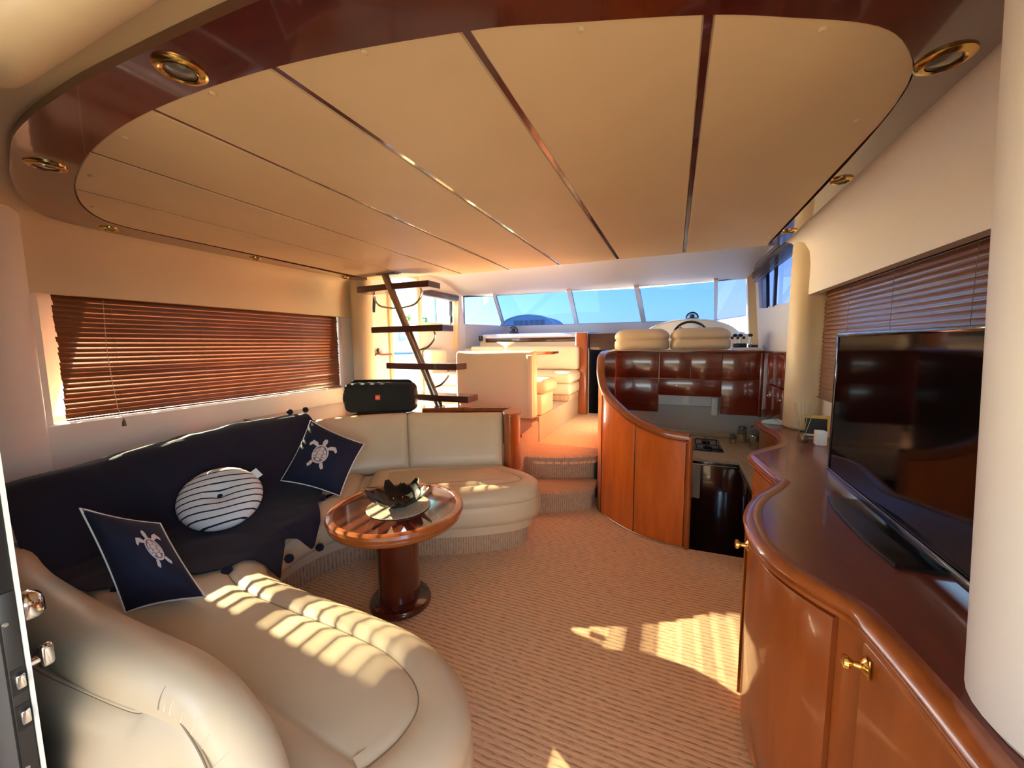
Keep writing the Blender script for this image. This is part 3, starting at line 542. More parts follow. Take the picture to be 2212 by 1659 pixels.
def rcush():
    ctr = Vector((-2.105, 1.16, .592)); nz = Vector((.50, -.46, .73)).normalized(); ux = Vector((.89, .42, -.20)); ux = (ux-nz*ux.dot(nz)).normalized(); uy = nz.cross(ux)
    V, F, U = [], [], []; prof = [(0, .018), (.012, .020), (.03, .034), (.07, .048), (.115, .047), (.155, .036), (.178, .018), (.185, 0), (.178, -.018), (.15, -.036), (.10, -.046), (0, -.046)]; n = 40
    for r, h in prof:
        for k in range(n):
            a = 2*math.pi*k/n; x, y = math.cos(a)*r, math.sin(a)*r*.93
            V.append(ctr+ux*x+uy*y+nz*h); U.append((x/.37+.5, (y*.86-x*.52+.004*math.sin(x*26))/.37+.5))
    for i in range(len(prof)-1):
        for k in range(n): F.append((i*n+k, i*n+(k+1) % n, (i+1)*n+(k+1) % n, (i+1)*n+k))
    return V, F, U, ctr, ux, uy, nz
V, F, U, c_, ux, uy, nz = rcush()
mesh('pad', (V, F), 'stripe_cloth', rc, smooth=80, uv=U)
Mb = Matrix((ux, uy, nz)).transposed().to_4x4()
mesh('button', lathe([(0, .026), (.009, .025), (.012, .020), (.010, .014)], c_, 14, M=Mb), 'navy_cushion', rc)
mesh('care_tag', slab(*[c_+ux*a+uy*b_+nz*.012 for a, b_ in ((.055, .150), (.105, .125), (.122, .160), (.072, .188))], .0015), 'paper_tag', rc, smooth=0)
# throw
th = thing('throw_blanket', 'navy throw blanket with pompoms draped over the back and seat of the sofa', 'blanket', (-2.2, 1.3, .45))
def lerpt(T, x):
    if x <= T[0][0]: return T[0][1]
    for (a, p), (b_, q) in zip(T[:-1], T[1:]):
        if x <= b_: return p+(q-p)*(x-a)/(b_-a)
    return T[-1][1]
def throw_pt(s, t):
    """s 0..1 from behind the back over the seat to the hem; t 0..1 from aft to forward"""
    ya = lerpt([(0, .60), (.5, .56), (1, .62)], s); yb = lerpt([(0, 2.03), (.30, 1.94), (.42, 1.86), (.6, 1.72), (.8, 1.52), (1, 1.40)], s)
    y = ya+(yb-ya)*t
    hem = lerpt([(.5, .58), (.70, .70), (.85, .79), (.98, .84), (1.06, .93), (1.14, 1.0), (1.22, .90), (1.30, .93), (1.38, 1.0), (1.45, .98), (2.3, .98)], y); q = s*hem
    zt = lerpt([(.5, .735), (.95, .775), (1.3, .815), (2.2, .825)], y); yy = max(0, y-1.70)
    xt = yy*yy*.62; xb = yy*yy*2.0; ex = lerpt([(.9, .28), (1.0, .16), (1.1, .10), (1.25, .02), (1.4, -.005), (1.55, .02), (1.8, .06)], y)
    zk = lambda f: .43+(zt-.43)*f
    prof = [(0, -2.715+xt, zt-.06), (.03, -2.685+xt, zt), (.06, -2.63+xt, zt+.035), (.10, -2.545+xt, zt+.034), (.13, -2.485+xt, zk(1.0)), (.18, -2.435+xt, zk(.87)), (.25, -2.36+(xt+xb)/2, zk(.56)), (.33, -2.285+xb, zk(.24)), (.40, -2.24+xb*.9, .472), (.5, -2.15+xb*.7, .462), (.65, -1.98, .459), (.80, -1.86+ex*.6, .458), (.87, -1.79+ex, .447), (.91, -1.755+ex, .405), (1.0, -1.745+ex, .275)]
    for (a, x0, z0), (b_, x1, z1) in zip(prof[:-1], prof[1:]):
        if q <= b_+1e-9:
            f = (q-a)/(b_-a); x, z = x0+(x1-x0)*f, z0+(z1-z0)*f; break
    k = mnoise.noise(Vector((x*3.2, y*3.2, z*3.0)))*.016+mnoise.noise(Vector((x*8, y*8, 5)))*.006
    return Vector((x+max(0, k)*.8, y+.5*k, z+abs(k)*.9))
ns, ntt = 56, 60
V = [throw_pt(i/ns, j/ntt) for i in range(ns+1) for j in range(ntt+1)]
F = [(i*(ntt+1)+j, i*(ntt+1)+j+1, (i+1)*(ntt+1)+j+1, (i+1)*(ntt+1)+j) for i in range(ns) for j in range(ntt)]
k = len(V); V2 = [v+Vector((-.004, 0, -.006)) for v in V]
cl = mesh('cloth', (V+V2, F+[tuple(x+k for x in f) for f in F]), 'navy', th, smooth=80)
def pom(p, r):
    V, F = lathe([(0, -r)]+[(r*math.cos(math.radians(a)), r*math.sin(math.radians(a))) for a in range(-60, 61, 20)]+[(0, r)], (0, 0, 0), 14)
    return [Vector(p)+v*(1+.16*mnoise.noise(v*160)) for v in V], F
for s, t in ((1.0, .999), (1.0, .72), (.80, 1.0), (.62, 1.0), (.065, 1.0), (.06, .93), (1.0, .35), (1.0, .05)):
    p = throw_pt(s, t)
    d = Vector((.012, .02, -.018)) if s > .9 else Vector((0, .03, .018))
    mesh('pompom', pom(p+d, .021), 'navy', th, smooth=80)

# ================================================================== BLINDS
def blind(label, X, y0, y1, z0, z1, pitch, wd, sgn, tilt, tapes, cordy=None):
    o = thing('venetian_blind', label, 'blind', (X, (y0+y1)/2, z0), 'wooden venetian blinds')
    L = y1-y0; base = None; k = 0; z = z0+.03
    V, F = [], []
    for i, s in enumerate((-.5, -.25, 0, .25, .5)):
        for y in (-L/2, L/2):
            for t in (0, .0022): V.append((s*wd, y, t+.0022*(1-4*s*s)))
    for i in range(4):
        a, b_ = i*4, i*4+4
        F += [(a, a+2, b_+2, b_), (a+1, b_+1, b_+3, a+3), (a, b_, b_+1, a+1), (a+2, a+3, b_+3, b_+2)]
    F += [(0, 1, 3, 2), (16, 18, 19, 17)]
    while z < z1-.02:
        if base is None:
            me = bpy.data.meshes.new('slat'); me.from_pydata(V, [], F); me.materials.append(MATS['blind_wood']); base = me
        s = bpy.data.objects.new('slat', base); COL.objects.link(s); s.parent = o
        s.location = (random.uniform(-.001, .001), random.uniform(-.004, .004), z-z0); s.rotation_euler = (0, sgn*math.radians(tilt(z, k)), 0); z += pitch; k += 1
    mesh('headrail', box(X-.022, X+.022, y0, y1, z1-.03, z1+.005, .004), 'walnut', o)
    mesh('bottom_rail', box(X-.014, X+.014, y0-.004, y1+.004, z0, z0+.012, .004), 'blind_wood', o)
    for y in tapes:
        for s in (-1, 1): mesh('ladder_cord', tube([(X+s*.017, y, z0+.006), (X+s*.017, y, z1-.02)], .0011, 5), 'tassel', o)
    if cordy is not None:
        x = X-sgn*-.032; P = [(x, cordy+.0, z1-.05), (x+.004, cordy-.008, 1.3), (x+.008, cordy+.008, z0+.05)]
        mesh('pull_cord', tube(cat(P, 6), .0016, 6), 'cord', o)
        for i in range(22): mesh('bead', lathe([(0, -.0035), (.0028, 0), (0, .0035)], Vector(P[1]).lerp(Vector(P[2]), i/21)+Vector((.002, 0, 0)), 6), 'piping', o)
        mesh('tassel', lathe([(.003, .03), (.006, .026), (.006, .018), (.009, .012), (.012, -.018), (.0, -.02)], (x+.055, cordy+.012, z0-.045), 12), 'tassel', o)
        mesh('pull_cord', tube([P[2], (x+.03, cordy+.01, z0+.02), (x+.055, cordy+.012, z0-.016)], .0016, 6), 'cord', o)
def ltilt(z, k):
    if z > 1.46: return 79+random.uniform(-2, 1)
    return [80, 79, 67, 66, 79, 65, 67, 65, 70, 79, 66, 65, 65, 67, 66, 68, 72, 78][k % 18]+random.uniform(-2, 2)
blind('long wooden venetian blind above the sofa, lit by the sun', -3.29, 1.035, 3.05, .928, 1.70, .030, .033, 1, ltilt, (1.28, 1.78, 2.25, 2.62, 2.93), 1.24)
blind('wooden venetian blind behind the television', .878, 1.00, 3.07, .99, 1.70, .0262, .0285, -1, lambda z, k: 74+random.uniform(-1.5, 1.5), (1.12, 1.70, 2.20, 2.66, 3.0))
vs = thing('venetian_blind', 'raised wooden venetian blind stacked above the helm side window', 'blind', (.83, 4.4, 2.03), 'wooden venetian blinds')
for k in range(7): mesh('slat', box(.812, .842, 3.40, 5.22+k*.045, 2.035+k*.021, 2.0385+k*.021), 'walnut', vs)
mesh('headrail', box(.810, .845, 3.40, 5.55, 2.19, 2.235, .004), 'walnut', vs)
pv = one('window_valance', box(-3.165, -3.11, 4.36, 5.28, 2.035, 2.12, .006), 'walnut', 'dark wooden valance over the port side window', 'valance')

# ================================================================== DOWNLIGHTS
for x, y, lab in ((-1.143, .625, 'brass recessed downlight in the aft curve of the ceiling rim, nearest the pelmet'), (-2.178, .715, 'brass recessed downlight at the left bend of the ceiling rim'), (-2.99, 1.20, 'brass recessed downlight above the near end of the port blind'),
                  (-2.995, 2.037, 'brass recessed downlight above the middle of the port blind'), (-3.03, 2.949, 'brass recessed downlight beside the ladder'), (.585, 1.345, 'brass recessed downlight in the rim beside the thick near column'),
                  (.63, 2.122, 'brass recessed downlight in the rim above the television'), (.63, 2.926, 'brass recessed downlight in the rim by the far column')):
    r = .055 if x < .6 and x > -2.9 else .040
    d = thing('downlight', lab, 'downlight', (x, y, 2.03), 'brass ceiling downlights')
    mesh('bezel', lathe([(r*.62, 2.034), (r*.62, 2.026), (r*.72, 2.0235), (r*.92, 2.026), (r, 2.030), (r, 2.0335)], (x, y, 0), 32), 'brass', d)
    mesh('reflector', lathe([(r*.60, 2.0335), (r*.58, 2.0275), (r*.5, 2.030)], (x, y, 0), 24), 'dark_steel', d)
    mesh('lens', lathe([(0, 2.0265), (r*.3, 2.0272), (r*.5, 2.030)], (x, y, 0), 20), 'lens', d)

# ================================================================== LADDER TO THE FLYBRIDGE
ld = thing('ladder', 'steep flybridge ladder with dark wooden treads on one steel pole', 'ladder', (-2.05, 3.05, .775))
mesh('pole', tube([(-2.045, 3.06, .777), (-2.59, 3.0, 2.056)], .034, 16), 'bronze_steel', ld)
mesh('foot_plate', lathe([(0, .776), (.05, .776), (.05, .784), (.028, .79)], (-2.045, 3.06, 0), 18), 'steel', ld)
mesh('top_bracket', box(-2.66, -2.44, 2.96, 3.04, 2.03, 2.055, .006), 'dark_steel', ld)
for x0, x1, z in ((-2.97, -2.085, 1.895), (-2.81, -1.95, 1.49), (-2.64, -1.815, 1.135), (-2.42, -1.70, .84)):
    xm = (x0+x1)/2; b_ = .035
    fr_ = [(x0, 3.0+b_), (x0+(x1-x0)*.25, 3.0+b_*.3), (xm, 2.99), (x0+(x1-x0)*.75, 2.99), (x1, 3.0)]
    pl = fr_+[(x1, 3.19), (xm, 3.19), (x0, 3.19+b_)]
    t = mesh('tread', rings(pl, [(.004, z-.006), (0, z-.002), (0, z+.048), (.004, z+.052)]), 'walnut', ld, smooth=30)
    xs = -2.045-(z-.777)*.426
    for s in (1, -1):
        xr = x1-.14 if s > 0 else x0+.20
        xe = xs+.05 if s > 0 else xs+.03
        P = cat([(xr, 3.07, z), (xr+.012*s, 3.07, z-.06), (xr-.06*s, 3.06, z-.145), (xe+.06*s, 3.05, z-.175), (xe+.02*s, 3.05, z-.175)], 6)
        if s > 0 or z > 1.8: mesh('bracket_loop', tube([p for p in P if p.z > .79], .0095, 10), 'chrome', ld)

# ================================================================== SPEAKER
sp = thing('bluetooth_speaker', 'large black portable speaker with a small red badge on the ledge', 'speaker', (-2.33, 2.60, .776))
Ms = rotz((-2.33, 2.60, .776), math.radians(22.8))
hw = .30
pl = [(-hw+.06+(-.06)*math.cos(a) if False else x, z) for x, z in []]
def rrect(x0, x1, z0, z1, r, n=5):
    out = []
    for cx, cz, a0 in ((x1-r, z0+r, -90), (x1-r, z1-r, 0), (x0+r, z1-r, 90), (x0+r, z0+r, 180)):
        for k in range(n+1): a = math.radians(a0+90*k/n); out.append((cx+r*math.cos(a), cz+r*math.sin(a)))
    return out
def pebble(x0, x1, z0, z1, r, ys):
    """stack of rounded rectangles (inset, y)"""
    V, F = [], []; base = rrect(x0, x1, z0, z1, r); n = len(base)
    for d, y in ys: V += [(a, y, c) for a, c in (offs(base, d) if d else base)]
    for i in range(len(ys)-1): F += [(i*n+k, i*n+(k+1) % n, (i+1)*n+(k+1) % n, (i+1)*n+k) for k in range(n)]
    return V, F+[tuple(range(n)), tuple((len(ys)-1)*n+k for k in range(n))]
mesh('body', xf(pebble(-hw, hw, .012, .262, .055, [(.03, -.088), (.012, -.08), (0, -.05), (0, .05), (.03, .085)]), Ms), 'speaker_cloth', sp, smooth=60)
for s in (-1, 1): mesh('end_cap', xf(lathe([(0, .004), (.06, .004), (.078, 0), (.085, -.012)], (0, 0, 0), 24, M=Matrix.Translation((s*(hw+.0), 0, .137)) @ Matrix.Rotation(s*math.pi/2, 4, 'Y')), Ms), 'black', sp)
mesh('base_foot', xf(box(-.2, .2, -.05, .05, 0, .016, .006), Ms), 'black', sp)
mesh('handle', xf(tube(cat([(-.27, .02, .20), (-.25, .02, .268), (-.15, .02, .276), (.15, .02, .276), (.25, .02, .268), (.27, .02, .20)], 5), .012, 10), Ms), 'black', sp)
bd = mesh('badge', xf(box(-.021, .021, -.0935, -.084, .125, .167, .003), Ms), 'red_badge', sp)
def text(body, size, M, material, parent, ext=.0006):
    cu_ = bpy.data.curves.new('t', 'FONT'); cu_.body = body; cu_.size = size; cu_.extrude = ext; cu_.align_x = 'CENTER'; cu_.align_y = 'CENTER'
    ob = bpy.data.objects.new('t', cu_); COL.objects.link(ob); dg = bpy.context.evaluated_depsgraph_get(); me = ob.evaluated_get(dg).to_mesh()
    V = [M @ v.co for v in me.vertices]; F = [tuple(p.vertices) for p in me.polygons]; bpy.data.objects.remove(ob)
    return mesh('lettering', (V, F), material, parent, smooth=0)
text('JBL', .018, Ms @ Matrix.Translation((0, -.0945, .146)) @ Matrix.Rotation(math.pi/2, 4, 'X'), 'white_plastic', bd)
# wall socket by the speaker
ws_ = thing('wall_socket', 'white wall socket on the cream wall left of the speaker', 'socket', (-3.0, 3.05, .93))
mesh('plate', xf(box(-.045, .045, -.006, .006, 0, .07, .004), rotz((-3.055, 3.095, .905), math.radians(40))), 'white_plastic', ws_)
mesh('outlet', xf(box(-.02, 0, -.012, -.004, .02, .05), rotz((-3.055, 3.095, .905), math.radians(40))), 'black', ws_)

# ================================================================== SIDEBOARD
FR = cat([(.60, 3.42), (.60, 3.2), (.635, 2.98), (.632, 2.82), (.585, 2.65), (.475, 2.50), (.41, 2.40)], 6)[:-1]+cat([(.397, 2.335), (.42, 2.15), (.445, 1.965)], 5)[:-1]+cat([(.447, 1.942), (.40, 1.845), (.315, 1.69), (.265, 1.53), (.254, 1.39), (.270, 1.26), (.325, 1.15), (.395, 1.065)], 6)[:-1]+cat([(.402, 1.05), (.420, .91), (.432, .75), (.44, .5), (.44, .26)], 5)
FRp = [(p[0], p[1]) for p in FR]
ct = thing('mahogany_worktop', 'glossy mahogany worktop with a wavy rounded edge along the starboard side', 'worktop', (.6, 1.6, .71))
mesh('top_board', rings(FRp+[(.914, .26), (.914, 3.26), (.86, 3.30), (.85, 3.42)], [(.004, .705), (.004, .7505)]), 'countertop', ct)
mesh('edge_moulding', sweep([(x, y, 0) for x, y in FRp], [(-.03, .7515), (-.01, .756), (.006, .7555), (.017, .749), (.022, .739), (.018, .730), (.010, .7265), (.010, .7235), (.016, .720), (.017, .711), (.010, .704), (-.02, .7035)]), 'cherry', ct, smooth=50)
sb = thing('sideboard', 'curved cherry wood sideboard with brass knobs below the television', 'cabinet', (.6, 1.4, 0))
near = [p for p in FRp if p[1] < 2.62]; far = [p for p in FRp if p[1] >= 2.55]
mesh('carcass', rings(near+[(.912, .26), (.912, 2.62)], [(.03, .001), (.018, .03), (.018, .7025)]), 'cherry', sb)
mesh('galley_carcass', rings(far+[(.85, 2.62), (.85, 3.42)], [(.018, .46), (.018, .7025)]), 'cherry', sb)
DP = [(-.016, .035), (.0, .035), (.003, .04), (.003, .685), (0, .69), (-.016, .69)]
ids = [i for i, p in enumerate(FRp)]
def door(ya, yb):
    seg = [(x, y, 0) for x, y in FRp if yb <= y <= ya]
    return mesh('door', sweep([(x, y, z) for x, y, z in seg], DP), 'cherry', sb)
d1 = door(2.33, 1.97); d2 = door(1.935, 1.545); d3 = door(1.525, 1.085); d4 = door(1.035, .30)
def knob(p, a, par):
    M = Matrix.Translation(p) @ Matrix.Rotation(a, 4, 'Z') @ Matrix.Rotation(-math.pi/2, 4, 'Y')
    k_ = mesh('knob', lathe([(0, 0), (.018, 0), (.021, .003), (.017, .007), (.008, .012), (.006, .024), (.011, .029), (.0155, .034), (.0145, .041), (0, .044)], (0, 0, 0), 16, M=M), 'brass', par)
    mesh('key_plate', xf(box(-.001, .003, -.010, .010, -.022, .022, .001), Matrix.Translation(p) @ Matrix.Rotation(a, 4, 'Z')), 'brass', k_)
knob(Vector((.256, 1.475, .655)), math.radians(2), d3); knob(Vector((.402, .995, .652)), math.radians(-6), d4)
mesh('latch', join(lathe([(0, 0), (.006, 0), (.007, .004), (0, .006)], (.398, 2.20, .655), 10, M=Matrix.Rotation(-math.pi/2, 4, 'Y')), lathe([(0, 0), (.006, 0), (.007, .004), (0, .006)], (.398, 2.20, .640), 10, M=Matrix.Rotation(-math.pi/2, 4, 'Y'))), 'brass', d1)
mesh('hinge', box(.252, .262, 1.533, 1.541, .05, .68), 'brass', d2)
# ================================================================== TELEVISION
tv = thing('television', 'black flat screen television standing on the sideboard', 'television', (.64, 1.58, .7525))
mesh('housing', box(.632, .668, 1.10, 2.025, .785, 1.385, .008), 'black', tv)
mesh('screen', box(.628, .6325, 1.118, 2.008, .815, 1.37), 'screen', tv, smooth=0)
mesh('bezel', join(box(.624, .634, 1.10, 2.025, 1.370, 1.385, .003), box(.624, .634, 1.10, 2.025, .785, .812, .003), box(.624, .634, 2.010, 2.025, .80, 1.38, .003), box(.624, .634, 1.10, 1.115, .80, 1.38, .003)), 'black_gloss', tv)
mesh('trim_line', box(.6225, .6245, 1.10, 2.025, .8085, .8125), 'steel', tv)
mesh('stand_base', xf(rings([(-.10, -.25), (.11, -.25), (.11, .25), (-.10, .25), (-.115, .12), (-.115, -.12)], [(0, .7525), (0, .760), (.006, .764)]), rotz((.655, 1.53, 0), 0)), 'black', tv)
mesh('stand_neck', box(.66, .70, 1.47, 1.61, .76, .90, .006), 'black', tv)
# ---- small things on the sideboard
rd = thing('reed_diffuser', 'small glass reed diffuser with thin sticks on the sideboard', 'diffuser', (.725, 2.77, .751))
mesh('bottle', lathe([(0, .7512), (.026, .7512), (.028, .756), (.028, .790), (.020, .802), (.011, .808), (.011, .826), (.013, .828)], (.725, 2.77, 0), 18), 'jar_glass', rd)
mesh('collar', lathe([(.0115, .812), (.014, .812), (.014, .822), (.0115, .822)], (.725, 2.77, 0), 14), 'black', rd)
for dx, dy in ((-.05, .01), (-.035, .03), (-.02, -.01), (.03, .02), (.055, -.01), (.01, .03)): mesh('reed', tube([(.725+dx*.05, 2.77+dy*.05, .765), (.725+dx, 2.77+dy, .985)], .0016, 5), 'reed', rd)
pf = thing('brass_frame', 'small brass-framed black panel propped beside the far column', 'frame', (.835, 2.985, .751))
Mf = rotz((.845, 2.96, .752), math.radians(-8)) @ Matrix.Rotation(math.radians(-6), 4, 'X')
mesh('frame', xf(frame_wall(-.006, .006, [(-.075, 0), (.065, 0), (.065, .135), (-.075, .135)], [(-.062, .016), (.052, .016), (.052, .115), (-.062, .115)], 'y'), Mf), 'brass', pf)
mesh('panel', xf(box(-.063, .053, -.002, .004, .014, .117), Mf), 'black', pf)
mesh('ledge_strip', xf(box(-.07, .065, -.012, -.006, .004, .014), Mf), 'piping', pf)
one('white_box', box(.775, .825, 2.70, 2.76, .7515, .835, .004), 'white_plastic', 'small white box standing at the far corner of the television', 'box')
V = [Vector((.70+.075*math.cos(a)*r*(1+.25*math.sin(3*a)), 3.335+.045*math.sin(a)*r*(1+.2*math.cos(2*a)), .752+(.022+.016*math.sin(4*a+r*3))*(1-r*r)**.5)) for r in (0.05, .35, .65, .85, .999) for a in [2*math.pi*k/20 for k in range(20)]]
one('cleaning_cloth', (V, [(r*20+k, r*20+(k+1) % 20, r*20+20+(k+1) % 20, r*20+20+k) for r in range(4) for k in range(20)]+[tuple(range(20))]), 'cyan_cloth', 'crumpled pale blue cloth at the far end of the sideboard', 'cloth', smooth=70)

# ================================================================== GALLEY
gp = thing('galley_partition', 'curved cherry wood partition sweeping down around the galley', 'partition', (-.3, 2.9, 0))
PT = cat([(.103, 2.668, .745), (-.05, 2.692, .76), (-.238, 2.768, .815), (-.38, 2.878, .892), (-.5, 3.0, .985), (-.55, 3.1, 1.08), (-.575, 3.2, 1.165), (-.59, 3.32, 1.23), (-.60, 3.55, 1.262), (-.60, 4.14, 1.27)], 8)
def pwall(P, z0, o0, o1, ztop=None):
    V, F = [], []
    for i, p in enumerate(P):
        t = P[min(i+1, len(P)-1)]-P[max(i-1, 0)]; t.z = 0; t.normalize(); nn = Vector((t.y, -t.x, 0)); zt = p.z if ztop is None else ztop; b_ = Vector((p.x, p.y, 0))
        V += [b_+nn*o0+Vector((0, 0, z0)), b_+nn*o1+Vector((0, 0, z0)), b_+nn*o1+Vector((0, 0, zt)), b_+nn*o0+Vector((0, 0, zt))]
    for i in range(len(P)-1): F += [(i*4+k, i*4+(k+1) % 4, i*4+4+(k+1) % 4, i*4+4+k) for k in range(4)]
    return V, F+[(0, 3, 2, 1), tuple(len(V)-4+k for k in range(4))]
for a, c in ((1, 16), (16, 33), (33, 72)): mesh('panel', pwall(PT[a:c+1], .001, 0, .016), 'cherry_lit', gp)
for i in (16, 33): mesh('joint_strip', tube([(PT[i].x, PT[i].y-.001, .003), (PT[i].x, PT[i].y-.001, PT[i].z-.01)], .004, 6), 'darkwood', gp)
mesh('inner_lining', pwall(PT, -.55, .017, .035), 'mahogany', gp)
mesh('end_post', tube([(.108, 2.672, .001), (.108, 2.672, .75)], .020, 12), 'cherry', gp)
mesh('hand_rail', sweep(PT, [(-.016, -.012), (-.016, .012), (-.006, .026), (.030, .026), (.046, .014), (.046, -.012)]), 'cherry', gp, smooth=50)
mesh('rail_bead', tube([(p.x-.0, p.y-.010, p.z-.028) for p in PT[:44]], .006, 6), 'cherry', gp)
mesh('skirting', tube([(p.x-.002, p.y-.006, .006) for p in PT[:46]], .006, 6), 'steel', gp)
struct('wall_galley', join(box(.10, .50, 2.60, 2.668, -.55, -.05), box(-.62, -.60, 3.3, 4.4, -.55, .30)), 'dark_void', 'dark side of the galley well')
gc = thing('galley_worktop', 'pale solid worktop of the galley with an L-shaped return', 'worktop', (.2, 3.9, .36))
mesh('main_run', box(-.575, .855, 3.50, 4.362, .362, .402, .008), 'solid_surface', gc); mesh('side_run', box(.50, .855, 2.73, 3.50, .362, .402, .008), 'solid_surface', gc)
mesh('upstand', box(-.575, .855, 4.33, 4.362, .402, .455, .004), 'solid_surface', gc)
gb = thing('galley_base_unit', 'dark glossy base cabinets under the galley worktop', 'cabinet', (.2, 3.6, -.55))
mesh('carcass', box(-.575, .855, 3.56, 4.33, -.549, .361), 'darkwood', gb); mesh('side_carcass', box(.545, .855, 2.76, 3.56, -.549, .361), 'darkwood', gb)
for a, c in ((-.56, -.2), (-.19, .17), (.18, .535)): mesh('door', box(a, c, 3.54, 3.56, -.47, .355, .004), 'darkwood', gb)
for a, c in ((2.78, 3.14), (3.15, 3.53)): mesh('door', box(.527, .545, a, c, -.47, .355, .004), 'darkwood', gb)
mesh('hand_bar', tube([(.0, 3.515, .335), (.50, 3.515, .335)], .007, 8), 'chrome', gb); mesh('hand_bar', tube([(.51, 3.48, .335), (.51, 2.80, .335)], .007, 8), 'dark_steel', gb)
for y in (3.42, 3.12, 2.84): mesh('bar_end', lathe([(0, -.009), (.009, 0), (0, .009)], (.51, y, .335), 10), 'chrome', gb)
V, F = [], []
for i in range(9):
    for z in [.34-.29*k/8 for k in range(9)]:
        x = .13+.10*i/8; V.append((x, 3.498+.006*math.sin(i*1.7)-.004*(z < .2), z))
F = [(i*9+k, i*9+k+1, i*9+10+k, i*9+9+k) for i in range(8) for k in range(8)]; k = len(V)
one('dish_towel', (V+[(x, y-.006, z) for x, y, z in V], F+[tuple(q+k for q in f) for f in F]), 'towel', 'grey dish towel hanging from the galley rail', 'towel', smooth=70)
ck = thing('cooktop', 'black gas cooktop set into the galley worktop', 'cooktop', (.2, 3.95, .402))
mesh('glass_plate', box(-.06, .42, 3.70, 4.16, .4025, .41, .003), 'black_gloss', ck)
for x in (.07, .30):
    for y in (3.82, 4.03):
        mesh('burner', lathe([(0, .41), (.035, .41), (.038, .418), (.026, .424), (0, .426)], (x, y, 0), 16), 'black', ck)
        mesh('grate', join(tube([(x-.09, y, .436), (x+.09, y, .436)], .005, 6), tube([(x, y-.09, .436), (x, y+.09, .436)], .005, 6), tube([(x-.09, y, .436), (x-.09, y, .41)], .005, 6), tube([(x+.09, y, .436), (x+.09, y, .41)], .005, 6)), 'black', ck)
struct('wall_backsplash', box(-.60, .86, 4.363, 4.40, -.55, .70), 'tile_grey', 'pale grey backsplash behind the cooktop')
bs = thing('cutlery_rail', 'white narrow holder on the backsplash below the right wall unit', 'holder', (.41, 4.35, .66)); mesh('holder_body', box(.36, .415, 4.33, 4.362, .62, .80, .004), 'white_plastic', bs)
for x, y, r, h, nm, lab in ((.72, 4.16, .045, .17, 'storage_jar', 'tall dark-lidded jar on the galley worktop, right of the other jars'), (.62, 4.20, .042, .15, 'storage_jar', 'medium glass jar on the galley worktop between its neighbours'), (.53, 4.10, .028, .09, 'storage_jar', 'small glass jar nearest the cooktop'), (.69, 3.96, .038, .12, 'storage_jar', 'short glass jar in front of the tall jars')):
    j = thing(nm, lab, 'jar', (x, y, .4025), 'jars on the galley worktop')
    mesh('jar_body', lathe([(0, .403), (r*.92, .403), (r, .41), (r, .40+h*.78), (r*.75, .40+h*.88), (r*.75, .40+h*.9)], (x, y, 0), 18), 'jar_glass', j)
    mesh('contents', lathe([(0, .407), (r*.85, .407), (r*.85, .40+h*.5), (0, .40+h*.52)], (x, y, 0), 14), 'placemat', j)
    mesh('lid', lathe([(0, .40+h), (r*.8, .40+h), (r*.84, .40+h*.97), (r*.84, .40+h*.88), (0, .40+h*.88)], (x, y, 0), 18), 'dark_steel', j)
wu = thing('galley_wall_unit', 'glossy dark mahogany wall unit of the galley below the helm seat', 'cabinet', (.1, 4.2, .63))
mesh('carcass', box(-.575, .74, 4.185, 4.360, .835, 1.255), 'mahogany_red', wu)
mesh('carcass', box(-.575, -.14, 4.185, 4.360, .655, .835), 'mahogany_red', wu); mesh('carcass', box(.425, .74, 4.185, 4.360, .665, .835), 'mahogany_red', wu)
for a in ((-.56, -.145, 1.002, 1.252), (-.135, .148, 1.002, 1.252), (.152, .418, 1.002, 1.252), (.422, .725, 1.002, 1.252), (-.56, -.145, .655, .996), (-.135, .418, .83, .996), (.422, .725, .665, .996)):
    mesh('door', box(a[0], a[1], 4.160, 4.185, a[2], a[3], .004), 'mahogany_red', wu)
mesh('top_rail', box(-.60, .76, 4.135, 4.39, 1.256, 1.282, .008), 'mahogany_red', wu)
mesh('corner_post', box(.728, .76, 4.14, 4.185, .66, 1.256, .006), 'mahogany_red', wu)
mesh('lock', lathe([(0, 0), (.007, 0), (.006, .006), (0, .007)], (.03, 4.158, .93), 10, M=Matrix.Rotation(math.pi/2, 4, 'X')), 'chrome', wu)
su = thing('galley_side_unit', 'mahogany side wall unit behind the far column', 'cabinet', (.82, 3.8, .65))
mesh('carcass', box(.785, .858, 3.46, 4.13, .66, 1.255), 'mahogany_red', su)
for a, c, z0, z1 in ((3.47, 3.80, 1.0, 1.25), (3.81, 4.12, 1.0, 1.25), (3.47, 3.80, .67, .99), (3.81, 4.12, .67, .99)):
    d = mesh('door', box(.765, .785, a, c, z0, z1, .004), 'mahogany_red', su)
    if z0 < .8: mesh('knob', lathe([(0, 0), (.012, 0), (.006, .006), (.006, .014), (.013, .02), (0, .028)], (.765, a+.06, .90), 12, M=Matrix.Rotation(-math.pi/2, 4, 'Y')), 'chrome', d)
mesh('top_rail', box(.755, .858, 3.45, 4.13, 1.256, 1.278, .006), 'mahogany_red', su)

